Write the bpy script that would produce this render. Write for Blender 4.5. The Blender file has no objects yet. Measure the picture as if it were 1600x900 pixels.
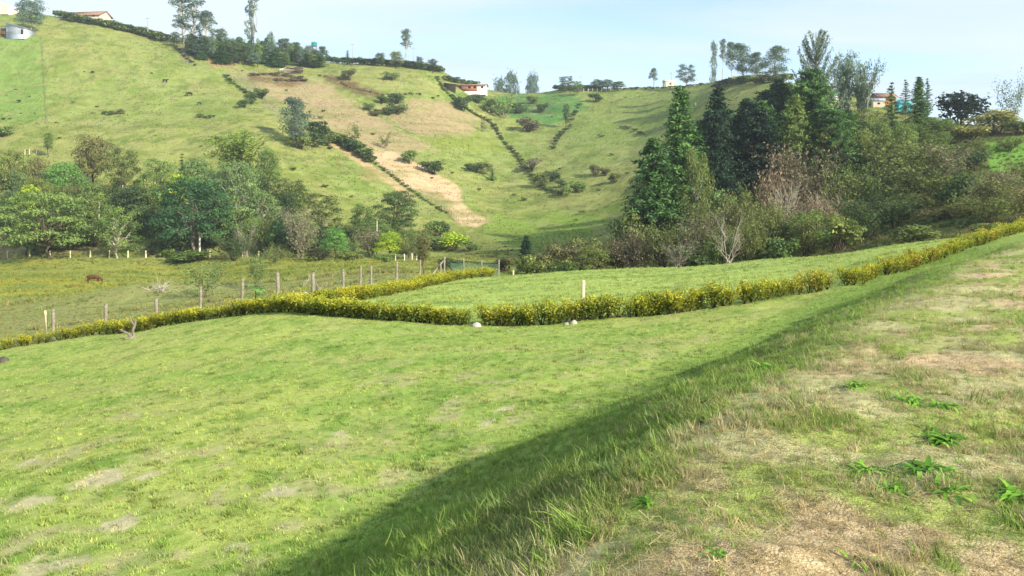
import bpy, math, random
import numpy as np
from mathutils import Vector, Matrix, Quaternion

# ------------------------------------------------------------------ camera, world, sun, exposure
S = bpy.context.scene
COL = S.collection
F, HZ = 1232.0, 290.0                      # focal length in photo pixels (1600 wide), row of the true horizon
cam = bpy.data.cameras.new('camera'); camo = bpy.data.objects.new('camera', cam); COL.objects.link(camo)
cam.sensor_width = 36.0; cam.lens = 36.0 * F / 1600.0
cam.shift_y = -(450.0 - HZ) / 1600.0
cam.clip_start = 0.05; cam.clip_end = 8000
camo.location = (0, 0, 0); camo.rotation_euler = (math.radians(90), 0, 0)
S.camera = camo

SUN_EL = math.radians(27.0)
SUN_AZ = math.radians(129.0)               # clockwise from +Y (view direction): behind the camera, to the right
sun_dir = Vector((math.sin(SUN_AZ) * math.cos(SUN_EL), math.cos(SUN_AZ) * math.cos(SUN_EL), math.sin(SUN_EL)))

W = bpy.data.worlds.new("World"); S.world = W; W.use_nodes = True
nt = W.node_tree; N = nt.nodes; L = nt.links; N.clear()
out = N.new('ShaderNodeOutputWorld'); bg = N.new('ShaderNodeBackground'); bg.inputs['Strength'].default_value = 0.115
sky = N.new('ShaderNodeTexSky'); sky.sky_type = 'NISHITA'; sky.sun_disc = False
sky.sun_elevation = SUN_EL; sky.sun_rotation = SUN_AZ; sky.altitude = 1700; sky.air_density = 1.0; sky.dust_density = 0.8; sky.ozone_density = 1.3
tc = N.new('ShaderNodeTexCoord'); sep = N.new('ShaderNodeSeparateXYZ'); L.new(tc.outputs['Generated'], sep.inputs[0])
# project the view direction on a cloud plane: streaks flatten towards the horizon
add = N.new('ShaderNodeMath'); add.operation = 'ADD'; add.inputs[1].default_value = 0.115; L.new(sep.outputs['Z'], add.inputs[0])
mx = N.new('ShaderNodeMath'); mx.operation = 'MAXIMUM'; mx.inputs[1].default_value = 0.04; L.new(add.outputs[0], mx.inputs[0])
dx = N.new('ShaderNodeMath'); dx.operation = 'DIVIDE'; L.new(sep.outputs['X'], dx.inputs[0]); L.new(mx.outputs[0], dx.inputs[1])
dy = N.new('ShaderNodeMath'); dy.operation = 'DIVIDE'; L.new(sep.outputs['Y'], dy.inputs[0]); L.new(mx.outputs[0], dy.inputs[1])
cmb = N.new('ShaderNodeCombineXYZ'); L.new(dx.outputs[0], cmb.inputs[0]); L.new(dy.outputs[0], cmb.inputs[1])
mp = N.new('ShaderNodeMapping'); mp.inputs['Rotation'].default_value = (0, 0, 0.25); mp.inputs['Scale'].default_value = (0.42, 1.0, 1); mp.inputs['Location'].default_value = (1.3, 0.6, 0)
L.new(cmb.outputs[0], mp.inputs[0])
ns = N.new('ShaderNodeTexNoise'); ns.inputs['Scale'].default_value = 0.9; ns.inputs['Detail'].default_value = 7; ns.inputs['Roughness'].default_value = 0.52; ns.inputs['Distortion'].default_value = 0.5
L.new(mp.outputs[0], ns.inputs['Vector'])
rm = N.new('ShaderNodeValToRGB'); rm.color_ramp.elements[0].position = 0.38; rm.color_ramp.elements[0].color = (.12, .12, .12, 1); rm.color_ramp.elements[1].position = 0.53; rm.color_ramp.elements[1].color = (.95, .95, .95, 1)
L.new(ns.outputs['Fac'], rm.inputs[0])
ns2 = N.new('ShaderNodeTexNoise'); ns2.inputs['Scale'].default_value = 0.55; ns2.inputs['Detail'].default_value = 4; L.new(mp.outputs[0], ns2.inputs['Vector'])
rm2 = N.new('ShaderNodeValToRGB'); rm2.color_ramp.elements[0].position = 0.38; rm2.color_ramp.elements[0].color = (2.6, 3.3, 4.05, 1); rm2.color_ramp.elements[1].position = 0.62; rm2.color_ramp.elements[1].color = (3.7, 4.05, 4.3, 1)
L.new(ns2.outputs['Fac'], rm2.inputs[0])
mixc = N.new('ShaderNodeMix'); mixc.data_type = 'RGBA'
L.new(rm.outputs[0], mixc.inputs[0]); L.new(sky.outputs[0], mixc.inputs[6]); L.new(rm2.outputs[0], mixc.inputs[7])
L.new(mixc.outputs[2], bg.inputs['Color']); L.new(bg.outputs[0], out.inputs[0])

sl = bpy.data.lights.new('sun', 'SUN'); sl.energy = 3.7; sl.angle = math.radians(0.6); sl.color = (1.0, 0.94, 0.78)
so = bpy.data.objects.new('sun', sl); COL.objects.link(so)
so.rotation_euler = (-sun_dir).to_track_quat('-Z', 'Y').to_euler(); so.location = sun_dir * 50

S.view_settings.view_transform = 'Standard'; S.view_settings.look = 'None'; S.view_settings.exposure = 1.28; S.view_settings.gamma = 1.0
S.render.engine = 'CYCLES'
S.cycles.volume_bounces = 0; S.cycles.max_bounces = 6; S.cycles.diffuse_bounces = 3; S.cycles.transmission_bounces = 3; S.cycles.transparent_max_bounces = 4

HAZE = 0.00028                             # density of the air
rng = np.random.default_rng(7); random.seed(7)

# ------------------------------------------------------------------ noise
def _h(ix, iy, seed):
    n = (ix.astype(np.int64) * 374761393 + iy.astype(np.int64) * 668265263 + seed * 144269) & 0x7fffffff
    n = ((n ^ (n >> 13)) * 1274126177) & 0x7fffffff
    n = (n ^ (n >> 16)) & 0xffff
    return n / 65535.0
def vnoise(x, y, seed=0):
    ix = np.floor(x); iy = np.floor(y); fx = x - ix; fy = y - iy
    fx = fx * fx * (3 - 2 * fx); fy = fy * fy * (3 - 2 * fy)
    a = _h(ix, iy, seed); b = _h(ix + 1, iy, seed); c = _h(ix, iy + 1, seed); d = _h(ix + 1, iy + 1, seed)
    return (a + (b - a) * fx) * (1 - fy) + (c + (d - c) * fx) * fy
def fbm(x, y, seed=0, o=4):
    s = 0; a = .5; t = 0
    for i in range(o):
        s = s + a * vnoise(x * 2 ** i, y * 2 ** i, seed + i * 17); t += a; a *= .5
    return s / t
def sstep(a, b, x):
    t = np.clip((x - a) / (b - a), 0, 1); return t * t * (3 - 2 * t)

# ------------------------------------------------------------------ terrain
CP = [  # (photo column, photo row, depth in metres) of points on the ground
 # lawn
 (0,900,8.7),(-350,900,9.6),(0,700,15.5),(0,600,26),(300,640,16.5),(300,560,25),(550,560,21),(700,640,14.5),(800,540,21.5),(1000,540,19.5),
 # left fence and hedge line
 (-200,575,41),(0,547,40.5),(165,522,40),(245,512,38.5),(313,500,37),(378,492,35.5),(435,487,34),
 # front hedge
 (520,496,31),(600,501,29.5),(740,506,28.2),(850,507,27.5),(950,500,27.2),(1050,489,27),(1150,475,27),(1250,461,27.5),(1350,441,29),(1450,412,33),(1580,366,41),
 # field
 (560,470,40),(650,452,52),(700,441,60),(765,432,70),(900,460,38),(1000,440,46),(1100,440,40),(1250,425,42),(1350,410,40),
 (880,426,68),(1000,420,66),(1200,405,60),(1400,383,55),(1530,368,50),(1600,358,47),
 # pasture
 (560,440,62),(560,420,100),(560,406,150),(400,472,52),(400,440,90),(400,408,150),(160,492,58),(160,462,85),(160,430,125),(160,400,165),(0,505,58),(0,470,82),(0,432,125),(0,402,165),
 (680,428,82),(680,415,115),(680,402,160),
 # hidden fall behind the field's crest, then the gully
 (880,438,84),(1000,432,80),(1200,418,74),(1400,391,66),(880,414,112),(880,397,150),(880,372,182),(880,300,250),(880,210,330),(880,141,412),
 (1000,412,100),(1000,385,132),(1000,350,172),(1000,285,232),(1000,212,305),(1000,138,402),
 (1200,392,98),(1200,355,120),(1200,300,142),(1200,222,172),(1200,165,215),(1200,119,330),
 (1100,398,98),(1100,345,118),(1100,290,160),(1100,215,230),(1100,134,390),
 (1300,392,80),(1300,345,108),(1300,265,140),(1300,180,185),(1300,140,240),
 (1400,368,78),(1400,340,98),(1400,268,128),(1400,200,160),(1400,168,195),
 (1500,352,72),(1500,310,95),(1500,250,124),(1500,195,165),
 (1600,352,66),(1600,268,112),(1600,214,134),(1600,196,162),
 (760,414,130),(760,394,170),(760,338,222),(760,262,282),(760,190,345),(760,142,405),
 (690,402,172),(690,340,212),(690,260,262),(690,180,322),(690,113,380),
 (600,404,166),(600,340,202),(600,250,252),(600,170,312),(600,103,372),
 (500,402,163),(500,330,196),(500,232,248),(500,152,312),(500,98,372),
 (400,404,166),(400,300,202),(400,200,254),(400,140,308),(400,92,362),
 (290,402,166),(290,330,188),(290,240,232),(290,150,292),(290,70,352),
 (150,330,188),(150,240,230),(150,140,292),(150,37,357),
 (0,330,188),(0,232,236),(0,130,296),(0,20,362),
 # outside the frame
 (-500,520,40),(-500,440,110),(-500,400,165),(-500,250,225),(-500,120,300),(-500,-10,370),(-1400,500,40),(-1400,400,165),(-1400,250,225),(-1400,0,380),
 (2000,372,40),(2000,340,66),(2000,250,112),(2000,190,160),(2800,372,40),(2800,250,112),(2800,180,170)]
pts = [((x - 800) / F * d, d, -(y - HZ) / F * d) for x, y, d in CP]
# ground under and beside the bank, and behind the camera
pts += [(0, 4, -3.9), (6, 8, -3.7), (14, 16, -3.3), (-6, 2, -4.3), (10, -4, -3.6), (-14, 6, -5.0)]
# land behind the ridges
for x, d, z in [(-1400,520,62),(-500,520,62),(0,520,66),(150,520,58),(290,520,48),(500,520,46),(690,520,44),(880,560,34),(1100,560,38),(1200,480,36),(1300,330,24),(1400,280,12),(1500,240,6),(1600,240,8),(2000,260,10),(2800,300,14),
                (-1400,1500,20),(0,1500,20),(800,1500,10),(1200,1500,10),(1600,1500,-20),(2800,1500,0)]:
    pts.append(((x - 800) / F * d, d, z))
pts = np.array(pts, float)
def uv(X, Y):
    Yc = np.maximum(Y, -6) + 10
    return 2.6 * X / Yc, np.log(Yc), Yc
def tk(r2): return np.where(r2 > 1e-12, r2 * np.log(np.maximum(r2, 1e-12)), 0)
_u, _v, _w = uv(pts[:, 0], pts[:, 1])
_n = len(pts)
A = np.zeros((_n + 3, _n + 3))
A[:_n, :_n] = tk((_u[:, None] - _u[None]) ** 2 + (_v[:, None] - _v[None]) ** 2) + np.eye(_n) * 2e-4
A[:_n, _n] = 1; A[:_n, _n + 1] = _u; A[:_n, _n + 2] = _v; A[_n:, :_n] = A[:_n, _n:].T
_sol = np.linalg.solve(A, np.concatenate([pts[:, 2] / _w, np.zeros(3)]))
def base_z(X, Y):
    u, v, w = uv(X, Y); q = _sol[_n] + _sol[_n + 1] * u + _sol[_n + 2] * v
    for i in range(_n): q = q + _sol[i] * tk((u - _u[i]) ** 2 + (v - _v[i]) ** 2)
    return q * w
CREST = np.array([(-9,-14),(-2.7,-1.6),(-.34,3.0),(.72,5.2),(2.22,7.4),(4.9,11.3),(12.9,22),(20,31),(34,44),(70,80)], float)
def bank_dist(X, Y):
    best = np.full(X.shape, 1e9); sg = np.ones(X.shape)
    for a, b in zip(CREST[:-1], CREST[1:]):
        e = b - a; t = np.clip(((X - a[0]) * e[0] + (Y - a[1]) * e[1]) / (e @ e), 0, 1)
        px = X - a[0] - t * e[0]; py = Y - a[1] - t * e[1]; d = np.hypot(px, py)
        s = np.sign(e[0] * (Y - a[1]) - e[1] * (X - a[0])); m = d < best - 1e-9
        best = np.where(m, d, best); sg = np.where(m, s, sg)
    return best * sg
def zfun(X, Y):
    X = np.asarray(X, float); Y = np.asarray(Y, float)
    b = base_z(X, Y)
    far = sstep(150, 230, Y)
    b = b + far * ((fbm(X / 34, Y / 34, 3) - .5) * 3.2 + (fbm(X / 9, Y / 9, 9) - .5) * 1.1)
    b = b + sstep(40, 90, Y) * (1 - far) * (fbm(X / 12, Y / 12, 5) - .5) * .7
    b = b + (1 - sstep(60, 100, Y)) * ((fbm(X / 2.6, Y / 2.6, 11) - .5) * .2 + (fbm(X / .6, Y / .6, 12, 2) - .5) * .07)
    # low mound in the pasture
    b = b + 1.5 * np.exp(-(((X + 33) / 9) ** 2 + ((Y - 72) / 7) ** 2))
    dd = bank_dist(X, Y) + (fbm(X / 1.7, Y / 1.7, 21) - .5) * .7 + (fbm(X / 5, Y / 5, 22, 2) - .5) * .9
    k = .38
    soft = k * np.log1p(np.exp(np.clip(dd / k, -30, 30)))
    top = -1.66 - .013 * np.clip(Y, -5, 60) - .085 * np.maximum(0, Y - 29) + (fbm(X / .9, Y / .9, 31) - .5) * .16 + (fbm(X / .25, Y / .25, 33, 2) - .5) * .035
    bz = top - .56 * soft
    k2 = .22
    m = np.maximum(b, bz)
    return m + k2 * np.log(np.exp((b - m) / k2) + np.exp((bz - m) / k2)) - k2 * .0
_DS = np.geomspace(2.6, 620, 1500)
def ray(x, y):
    "ground point seen at photo pixel x, y"
    s = (x - 800) / F; t = -(y - HZ) / F
    g = zfun(s * _DS, _DS); below = np.nonzero(t * _DS <= g)[0]
    i = below[0] if len(below) else len(_DS) - 1
    d = _DS[i]
    return (s * d, d, float(g[i]))
def ground(x, d):
    X = (x - 800) / F * d
    return (X, d, float(zfun(np.array([X]), np.array([d]))[0]))
def gz(X, Y): return float(zfun(np.array([X]), np.array([Y]))[0])

rows = np.concatenate([np.linspace(-26, 2.4, 24)[:-1], np.geomspace(2.4, 60, 250)[:-1], np.geomspace(60, 150, 75)[:-1], np.geomspace(150, 440, 210)[:-1], np.geomspace(440, 1300, 18)])
cs = np.concatenate([np.linspace(-3.2, -.72, 50)[:-1], np.linspace(-.72, .72, 620), np.linspace(.72, 3.2, 50)[1:]])
GY, GS = np.meshgrid(rows, cs, indexing='ij')
GX = GS * (np.maximum(GY, 0) + 6)
GZ = np.concatenate([zfun(GX[i:i + 60], GY[i:i + 60]) for i in range(0, len(rows), 60)])
PXc = 800 + F * GX / np.maximum(GY, .5); PYc = HZ - F * GZ / np.maximum(GY, .5)

HEDGE_X = np.array([-10.1, -6.98, -4.79, -1.37, 1.12, 3.3, 5.5, 7.7, 10.0, 12.9, 17.4, 26.0, 60]); HEDGE_Y = np.array([34, 31, 29.5, 28.2, 27.5, 27.2, 27, 27, 27.5, 29, 33, 41, 70])
LEFT_X = np.array([-60, -34, -26.6, -20.6, -17.3, -14.6, -12.2, -10.1]); LEFT_Y = np.array([46, 41.5, 40.5, 40, 38.5, 37, 35.5, 34])
H2 = np.array([(-10.1, 34), (-7.8, 40), (-6.3, 52), (-4.9, 60), (-2.0, 70), (0, 74)])
def front_y(X): return np.where(X < -10.1, np.interp(X, LEFT_X, LEFT_Y), np.interp(X, HEDGE_X, HEDGE_Y))
CRX = np.array([600, 765, 880, 1000, 1200, 1400, 1530, 1600, 2000]); CRY = np.array([74, 71, 68, 66, 60, 55, 50, 47, 44.])
def crest_y(px): return np.interp(px, CRX, CRY)
def back_xf(Y): return np.interp(Y, H2[:, 1], H2[:, 0])

# ------------------------------------------------------------------ ground colours (albedo of soil and plants)
def lin(r, g, b):
    f = lambda c: ((c / 255 + .055) / 1.055) ** 2.4 if c > 10 else c / 255 / 12.92
    return np.array([f(r), f(g), f(b)])
AK = 0.60
def alb(r, g, b): return lin(r, g, b) * AK
def poly_mask(px, py, P, soft=3.0):
    P = np.array(P, float); ins = np.zeros(px.shape, bool); dist = np.full(px.shape, 1e9)
    bx = (px > P[:, 0].min() - 20) & (px < P[:, 0].max() + 20) & (py > P[:, 1].min() - 20) & (py < P[:, 1].max() + 20)
    x = px[bx]; y = py[bx]; i_ = np.zeros(x.shape, bool); d_ = np.full(x.shape, 1e9)
    for a, b in zip(P, np.roll(P, -1, 0)):
        c = (a[1] > y) != (b[1] > y)
        with np.errstate(divide='ignore', invalid='ignore'):
            xi = (b[0] - a[0]) * (y - a[1]) / (b[1] - a[1]) + a[0]
        i_ ^= c & (x < xi)
        e = b - a; t = np.clip(((x - a[0]) * e[0] + (y - a[1]) * e[1]) / max(e @ e, 1e-9), 0, 1)
        d_ = np.minimum(d_, np.hypot(x - a[0] - t * e[0], y - a[1] - t * e[1]))
    o = np.zeros(px.shape); o[bx] = sstep(-soft, soft, np.where(i_, d_, -d_)); return o
def line_mask(px, py, P, w, soft=1.5):
    P = np.array(P, float); d = np.full(px.shape, 1e9)
    for a, b in zip(P[:-1], P[1:]):
        e = b - a; t = np.clip(((px - a[0]) * e[0] + (py - a[1]) * e[1]) / (e @ e), 0, 1)
        d = np.minimum(d, np.hypot(px - a[0] - t * e[0], py - a[1] - t * e[1]))
    return 1 - sstep(w, w + soft, d)
def mixin(C, m, col): return C * (1 - m[..., None]) + np.asarray(col) * m[..., None]

def albedo(X, Y, Z):
    px = 800 + F * X / np.maximum(Y, .5); py = HZ - F * Z / np.maximum(Y, .5)
    far = sstep(120, 160, Y)
    jx = px + far * ((fbm(X / 7, Y / 7, 41) - .5) * 24 + (fbm(X / 2.2, Y / 2.2, 43, 2) - .5) * 16); jy = py + far * ((fbm(X / 7, Y / 7, 42) - .5) * 14 + (fbm(X / 2.2, Y / 2.2, 44, 2) - .5) * 5)
    n1 = fbm(X / 40, Y / 40, 51); n2 = fbm(X / 6, Y / 6, 52); n3 = fbm(X / 1.3, Y / 1.3, 53)
    # hillside
    C = np.broadcast_to(alb(158, 172, 94), X.shape + (3,)).copy()
    C = mixin(C, sstep(.40, .62, n1), alb(170, 174, 98))
    C = mixin(C, .75 * sstep(.50, .68, n2), alb(132, 154, 66))
    C = mixin(C, .7 * sstep(.60, .74, fbm(X / 4, Y / 9, 55)), alb(162, 160, 96))
    C = mixin(C, far * .55 * sstep(.62, .70, fbm(X / 3.2, Y / 3.2, 56, 3)), alb(104, 124, 58))
    hill = [
     ([(-900,40),(62,52),(70,130),(73,182),(30,192),(-900,230)], (134,172,82), .62),
     ([(640,195),(700,200),(770,215),(790,240),(700,235),(655,215)], (146,160,66), .6),
     ([(860,150),(1000,140),(1100,140),(1010,220),(900,225),(855,200)], (140,162,78), .5),
     ([(385,118),(455,116),(505,128),(560,165),(590,180),(640,215),(690,232),(640,240),(565,236),(520,206),(460,172),(425,150)], (186,166,124), 1),
     ([(590,172),(650,155),(705,158),(745,182),(735,205),(690,216),(640,205)], (184,164,122), 1),
     ([(520,120),(560,108),(640,112),(620,140),(560,140)], (170,168,100), .6),
     ([(392,112),(455,114),(485,128),(440,134),(392,128)], (134,108,78), .9),
     ([(500,116),(525,114),(545,128),(600,148),(592,156),(545,145),(512,130)], (122,98,72), .9),
     ([(562,230),(608,234),(668,262),(712,288),(724,308),(700,316),(668,306),(632,290),(602,266)], (226,192,152), 1.01),
     ([(700,312),(720,306),(735,330),(765,347),(742,358),(716,352),(702,334)], (222,190,150), 1.01),
     ([(648,290),(690,302),(712,312),(706,334),(690,328)], (168,160,104), .8),
     ([(505,222),(520,220),(560,244),(610,276),(655,312),(640,312),(596,280),(545,246)], (212,182,134), 1.01),
     ([(560,262),(590,270),(596,288),(570,282)], (186,164,108), .6),
     ([(758,152),(800,146),(905,150),(922,168),(885,178),(858,196),(800,188),(770,168)], (96,150,74), .9),
     ([(800,152),(850,160),(880,172),(850,182),(815,170)], (70,118,66), .8),
     ([(312,88),(350,90),(372,104),(335,106)], (206,164,116), .95),
     ([(268,66),(290,68),(306,98),(300,106),(282,88)], (150,140,112), .8),
     ([(358,112),(392,118),(430,160),(442,186),(420,172),(380,136)], (160,154,116), .85),
     ([(360,108),(430,110),(440,116),(370,118)], (176,168,110), .7),
     ([(690,140),(760,146),(758,164),(700,156)], (120,150,66), .7),
     ([(0,345),(28,320),(30,360),(45,402),(-40,410),(-60,350)], (164,142,110), .8),
     ([(95,385),(160,350),(190,402),(100,404)], (150,140,92), .7),
     ([(680,350),(740,360),(800,390),(760,400),(690,392)], (140,146,74), .6),
     ([(780,330),(960,330),(900,390),(800,385),(760,350)], (150,176,74), .8)]
    for P, c, s in hill: C = mixin(C, far * min(s, 1) * (poly_mask(px + .4 * (jx - px), py + .4 * (jy - py), P, 2) if s > 1 else poly_mask(jx, jy, P, 4)), alb(*c) * (1.08 if s > 1 else 1))
    C = mixin(C, far * .8 * line_mask(px, py, [(64, 60), (68, 130), (74, 205)], .6), alb(128, 150, 70))
    ter = fbm(X / 9, Z * 1.3 + X * .05, 57, 3)
    C = mixin(C, far * .5 * sstep(.52, .64, ter), alb(134, 144, 74)); C = mixin(C, far * .4 * sstep(.60, .70, fbm(X / 5, Z * 1.1, 58, 3)), alb(182, 180, 118))
    C = C * 1.0
    # right hand side of the gully: browner ground under the scrub, green patch higher up
    rg = sstep(56, 70, Y) * (1 - sstep(150, 190, Y)) * sstep(940, 1060, px)
    C = mixin(C, rg * .85, alb(112, 112, 62)); C = mixin(C, rg * .7 * sstep(.5, .6, n2), alb(96, 118, 60))
    C = mixin(C, rg * poly_mask(px, py, [(1538,222),(1700,196),(1900,250),(1700,280),(1548,268)], 3), alb(134, 178, 76))
    # pasture in the valley
    pas = sstep(40, 46, Y) * (1 - sstep(150, 172, Y)) * (1 - sstep(600, 860, px))
    P1 = mixin(np.broadcast_to(alb(170, 174, 84), X.shape + (3,)), sstep(.42, .6, n2), alb(154, 164, 78))
    P1 = mixin(P1, .8 * sstep(.52, .66, fbm(X / 14, Y / 5, 61)), alb(188, 182, 72))
    P1 = mixin(P1, .6 * sstep(.55, .66, fbm(X / 5, Y / 3, 62)), alb(130, 146, 70))
    P1 = mixin(P1, (1 - sstep(74, 88, Y)) * .85, alb(164, 168, 102))
    P1 = mixin(P1, .5 * (1 - sstep(74, 88, Y)) * sstep(.5, .62, fbm(X / 2.5, Y / 2.5, 63)), alb(172, 168, 108))
    P1 = P1 * 1.05; C = C * (1 - pas[..., None]) + P1 * pas[..., None]
    # lawn and field: short lush grass with worn spots
    fl = front_y(X); cy_ = crest_y(px); near = 1 - sstep(cy_ + 1, cy_ + 4.5, Y)
    isl = 1 - sstep(-.2, .6, Y - fl)                              # lawn, in front of the hedge
    isf = near * sstep(-.2, .6, Y - fl) * sstep(-.3, .5, X - back_xf(Y))   # field, behind it
    lw = np.clip(isl + isf, 0, 1)
    Lc = mixin(np.broadcast_to(alb(164, 182, 92), X.shape + (3,)), sstep(.38, .62, fbm(X / 5, Y / 5, 71)), alb(176, 188, 98))
    Lc = mixin(Lc, .7 * sstep(.5, .66, fbm(X / 1.6, Y / 1.6, 72)), alb(148, 175, 84))
    Lc = mixin(Lc, .7 * sstep(.52, .68, fbm(X / 2.2, Y / 1.4, 73)), alb(178, 182, 104))
    Lc = mixin(Lc, .7 * sstep(.56, .68, fbm(X / .55, Y / .5, 74)) * sstep(.46, .6, fbm(X / 5, Y / 5, 75)) * (1 - .6 * sstep(14, 24, Y)), alb(188, 178, 130))
    Lc = mixin(Lc, .55 * sstep(.56, .66, fbm(X / .45, Y / .4, 79)), alb(118, 150, 62)); Lc = mixin(Lc, .4 * sstep(.58, .68, fbm(X / .3, Y / .3, 80)), alb(196, 194, 122))
    for wx, wy, wr in WORN:
        wr = wr * .8; q_ = np.hypot((X - wx) / wr, (Y - wy) / wr / 1.1) + (fbm(X / .3, Y / .3, 78) - .5) * 2.4
        Lc = mixin(Lc, .8 * (1 - sstep(.45, 1.0, q_)), alb(212, 198, 158))
    fld = isf
    Lc = mixin(Lc, fld * .75, alb(182, 198, 108)); Lc = mixin(Lc, fld * .6 * sstep(.56, .66, fbm(X / 6, Y / 1.2, 76)), alb(132, 160, 84))
    Lc = Lc * (1.26 - .02 * fld)[..., None]; C = C * (1 - lw[..., None]) + Lc * lw[..., None]
    # bank: thin grass, straw and bare soil on top, longer grass on the slope
    dd = bank_dist(X, Y); bk = (1 - sstep(4.0, 5.2, dd)) * (1 - sstep(36, 44, Y))
    top = (1 - sstep(-.6, .4, dd + (fbm(X / 1.2, Y / 1.2, 84) - .5) * 1.6))
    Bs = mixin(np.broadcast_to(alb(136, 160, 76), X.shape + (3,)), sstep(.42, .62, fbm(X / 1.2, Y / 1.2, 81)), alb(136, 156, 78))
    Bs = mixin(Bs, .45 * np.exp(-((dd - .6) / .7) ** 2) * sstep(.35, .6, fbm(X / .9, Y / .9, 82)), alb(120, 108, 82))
    Bt = mixin(np.broadcast_to(alb(156, 168, 88), X.shape + (3,)), sstep(.46, .64, fbm(X / .8, Y / .8, 85)), alb(190, 184, 132))
    bare = bare_mask(X, Y)
    Bt = mixin(Bt, .95 * bare, alb(214, 188, 148)); Bt = mixin(Bt, bare * .6 * sstep(.5, .7, n3), alb(190, 166, 126))
    Bx = Bs * 1.5 * (1 - top[..., None]) + Bt * 1.38 * top[..., None]  # slope grass colour lifted, standing in for fill light in its shadow
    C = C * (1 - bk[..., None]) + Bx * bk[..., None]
    return C
WORN = []
for wx, wy, wr in [(538, 680, .30), (598, 694, .26), (385, 735, .22), (160, 745, .5), (185, 818, .28), (70, 888, .55), (50, 786, .35), (785, 640, .3), (755, 662, .22), (430, 770, .4), (360, 858, .3), (40, 725, .3), (230, 745, .25)]:
    _q = ray(wx, wy); WORN.append((_q[0], _q[1], wr))
def bare_mask(X, Y):
    dd = bank_dist(X, Y)
    n = fbm(X / 1.1, Y / 1.1, 86, 4) + .10 * sstep(1.8, 4.0, -dd) * (1 - sstep(4.5, 8, Y)) - .05 * sstep(9, 20, Y)
    return sstep(.57, .66, n) * (1 - sstep(-.9, -.2, dd))
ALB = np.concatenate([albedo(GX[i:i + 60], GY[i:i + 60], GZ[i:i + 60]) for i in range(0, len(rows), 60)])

# ------------------------------------------------------------------ helpers: materials, meshes, tags
def newmat(name):
    m = bpy.data.materials.new(name); m.use_nodes = True; n = m.node_tree.nodes; n.clear()
    o = n.new('ShaderNodeOutputMaterial'); b = n.new('ShaderNodeBsdfPrincipled'); m.node_tree.links.new(b.outputs[0], o.inputs[0])
    b.inputs['Roughness'].default_value = .85; b.inputs['Specular IOR Level'].default_value = .2
    return m, n, m.node_tree.links, b, o
def mat_ground(name, scale, amp, bump):
    m, n, l, b, o = newmat(name)
    at = n.new('ShaderNodeAttribute'); at.attribute_name = 'albedo'
    geo = n.new('ShaderNodeNewGeometry')
    t1 = n.new('ShaderNodeTexNoise'); t1.inputs['Scale'].default_value = scale; t1.inputs['Detail'].default_value = 6; t1.inputs['Roughness'].default_value = .65
    l.new(geo.outputs['Position'], t1.inputs['Vector'])
    t2 = n.new('ShaderNodeTexNoise'); t2.inputs['Scale'].default_value = scale * 7; t2.inputs['Detail'].default_value = 4
    l.new(geo.outputs['Position'], t2.inputs['Vector'])
    ad = n.new('ShaderNodeMath'); ad.operation = 'ADD'; l.new(t1.outputs['Fac'], ad.inputs[0]); l.new(t2.outputs['Fac'], ad.inputs[1])
    mr = n.new('ShaderNodeMapRange'); mr.inputs[1].default_value = .7; mr.inputs[2].default_value = 1.3; mr.inputs[3].default_value = 1 - amp; mr.inputs[4].default_value = 1 + amp
    l.new(ad.outputs[0], mr.inputs[0])
    mu = n.new('ShaderNodeVectorMath'); mu.operation = 'MULTIPLY'; l.new(at.outputs['Color'], mu.inputs[0])
    cb = n.new('ShaderNodeCombineXYZ'); l.new(mr.outputs[0], cb.inputs[0]); l.new(mr.outputs[0], cb.inputs[1]); l.new(mr.outputs[0], cb.inputs[2]); l.new(cb.outputs[0], mu.inputs[1])
    l.new(mu.outputs[0], b.inputs['Base Color'])
    bp = n.new('ShaderNodeBump'); bp.inputs['Strength'].default_value = .7; bp.inputs['Distance'].default_value = bump
    l.new(ad.outputs[0], bp.inputs['Height']); l.new(bp.outputs[0], b.inputs['Normal'])
    b.inputs['Roughness'].default_value = .95; b.inputs['Specular IOR Level'].default_value = .05
    return m
def mat_plain(name, rgb, rough=.8, var=.25, scale=6.0, metal=0):
    m, n, l, b, o = newmat(name)
    t = n.new('ShaderNodeTexNoise'); t.inputs['Scale'].default_value = scale; t.inputs['Detail'].default_value = 5
    tcn = n.new('ShaderNodeTexCoord'); l.new(tcn.outputs['Object'], t.inputs['Vector'])
    r = n.new('ShaderNodeValToRGB'); c = np.array(rgb)
    r.color_ramp.elements[0].position = .3; r.color_ramp.elements[1].position = .7
    r.color_ramp.elements[0].color = (*np.clip(c * (1 - var), 0, 1), 1); r.color_ramp.elements[1].color = (*np.clip(c * (1 + var), 0, 1), 1)
    l.new(t.outputs['Fac'], r.inputs[0]); l.new(r.outputs[0], b.inputs['Base Color'])
    b.inputs['Roughness'].default_value = rough; b.inputs['Metallic'].default_value = metal
    return m
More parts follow.
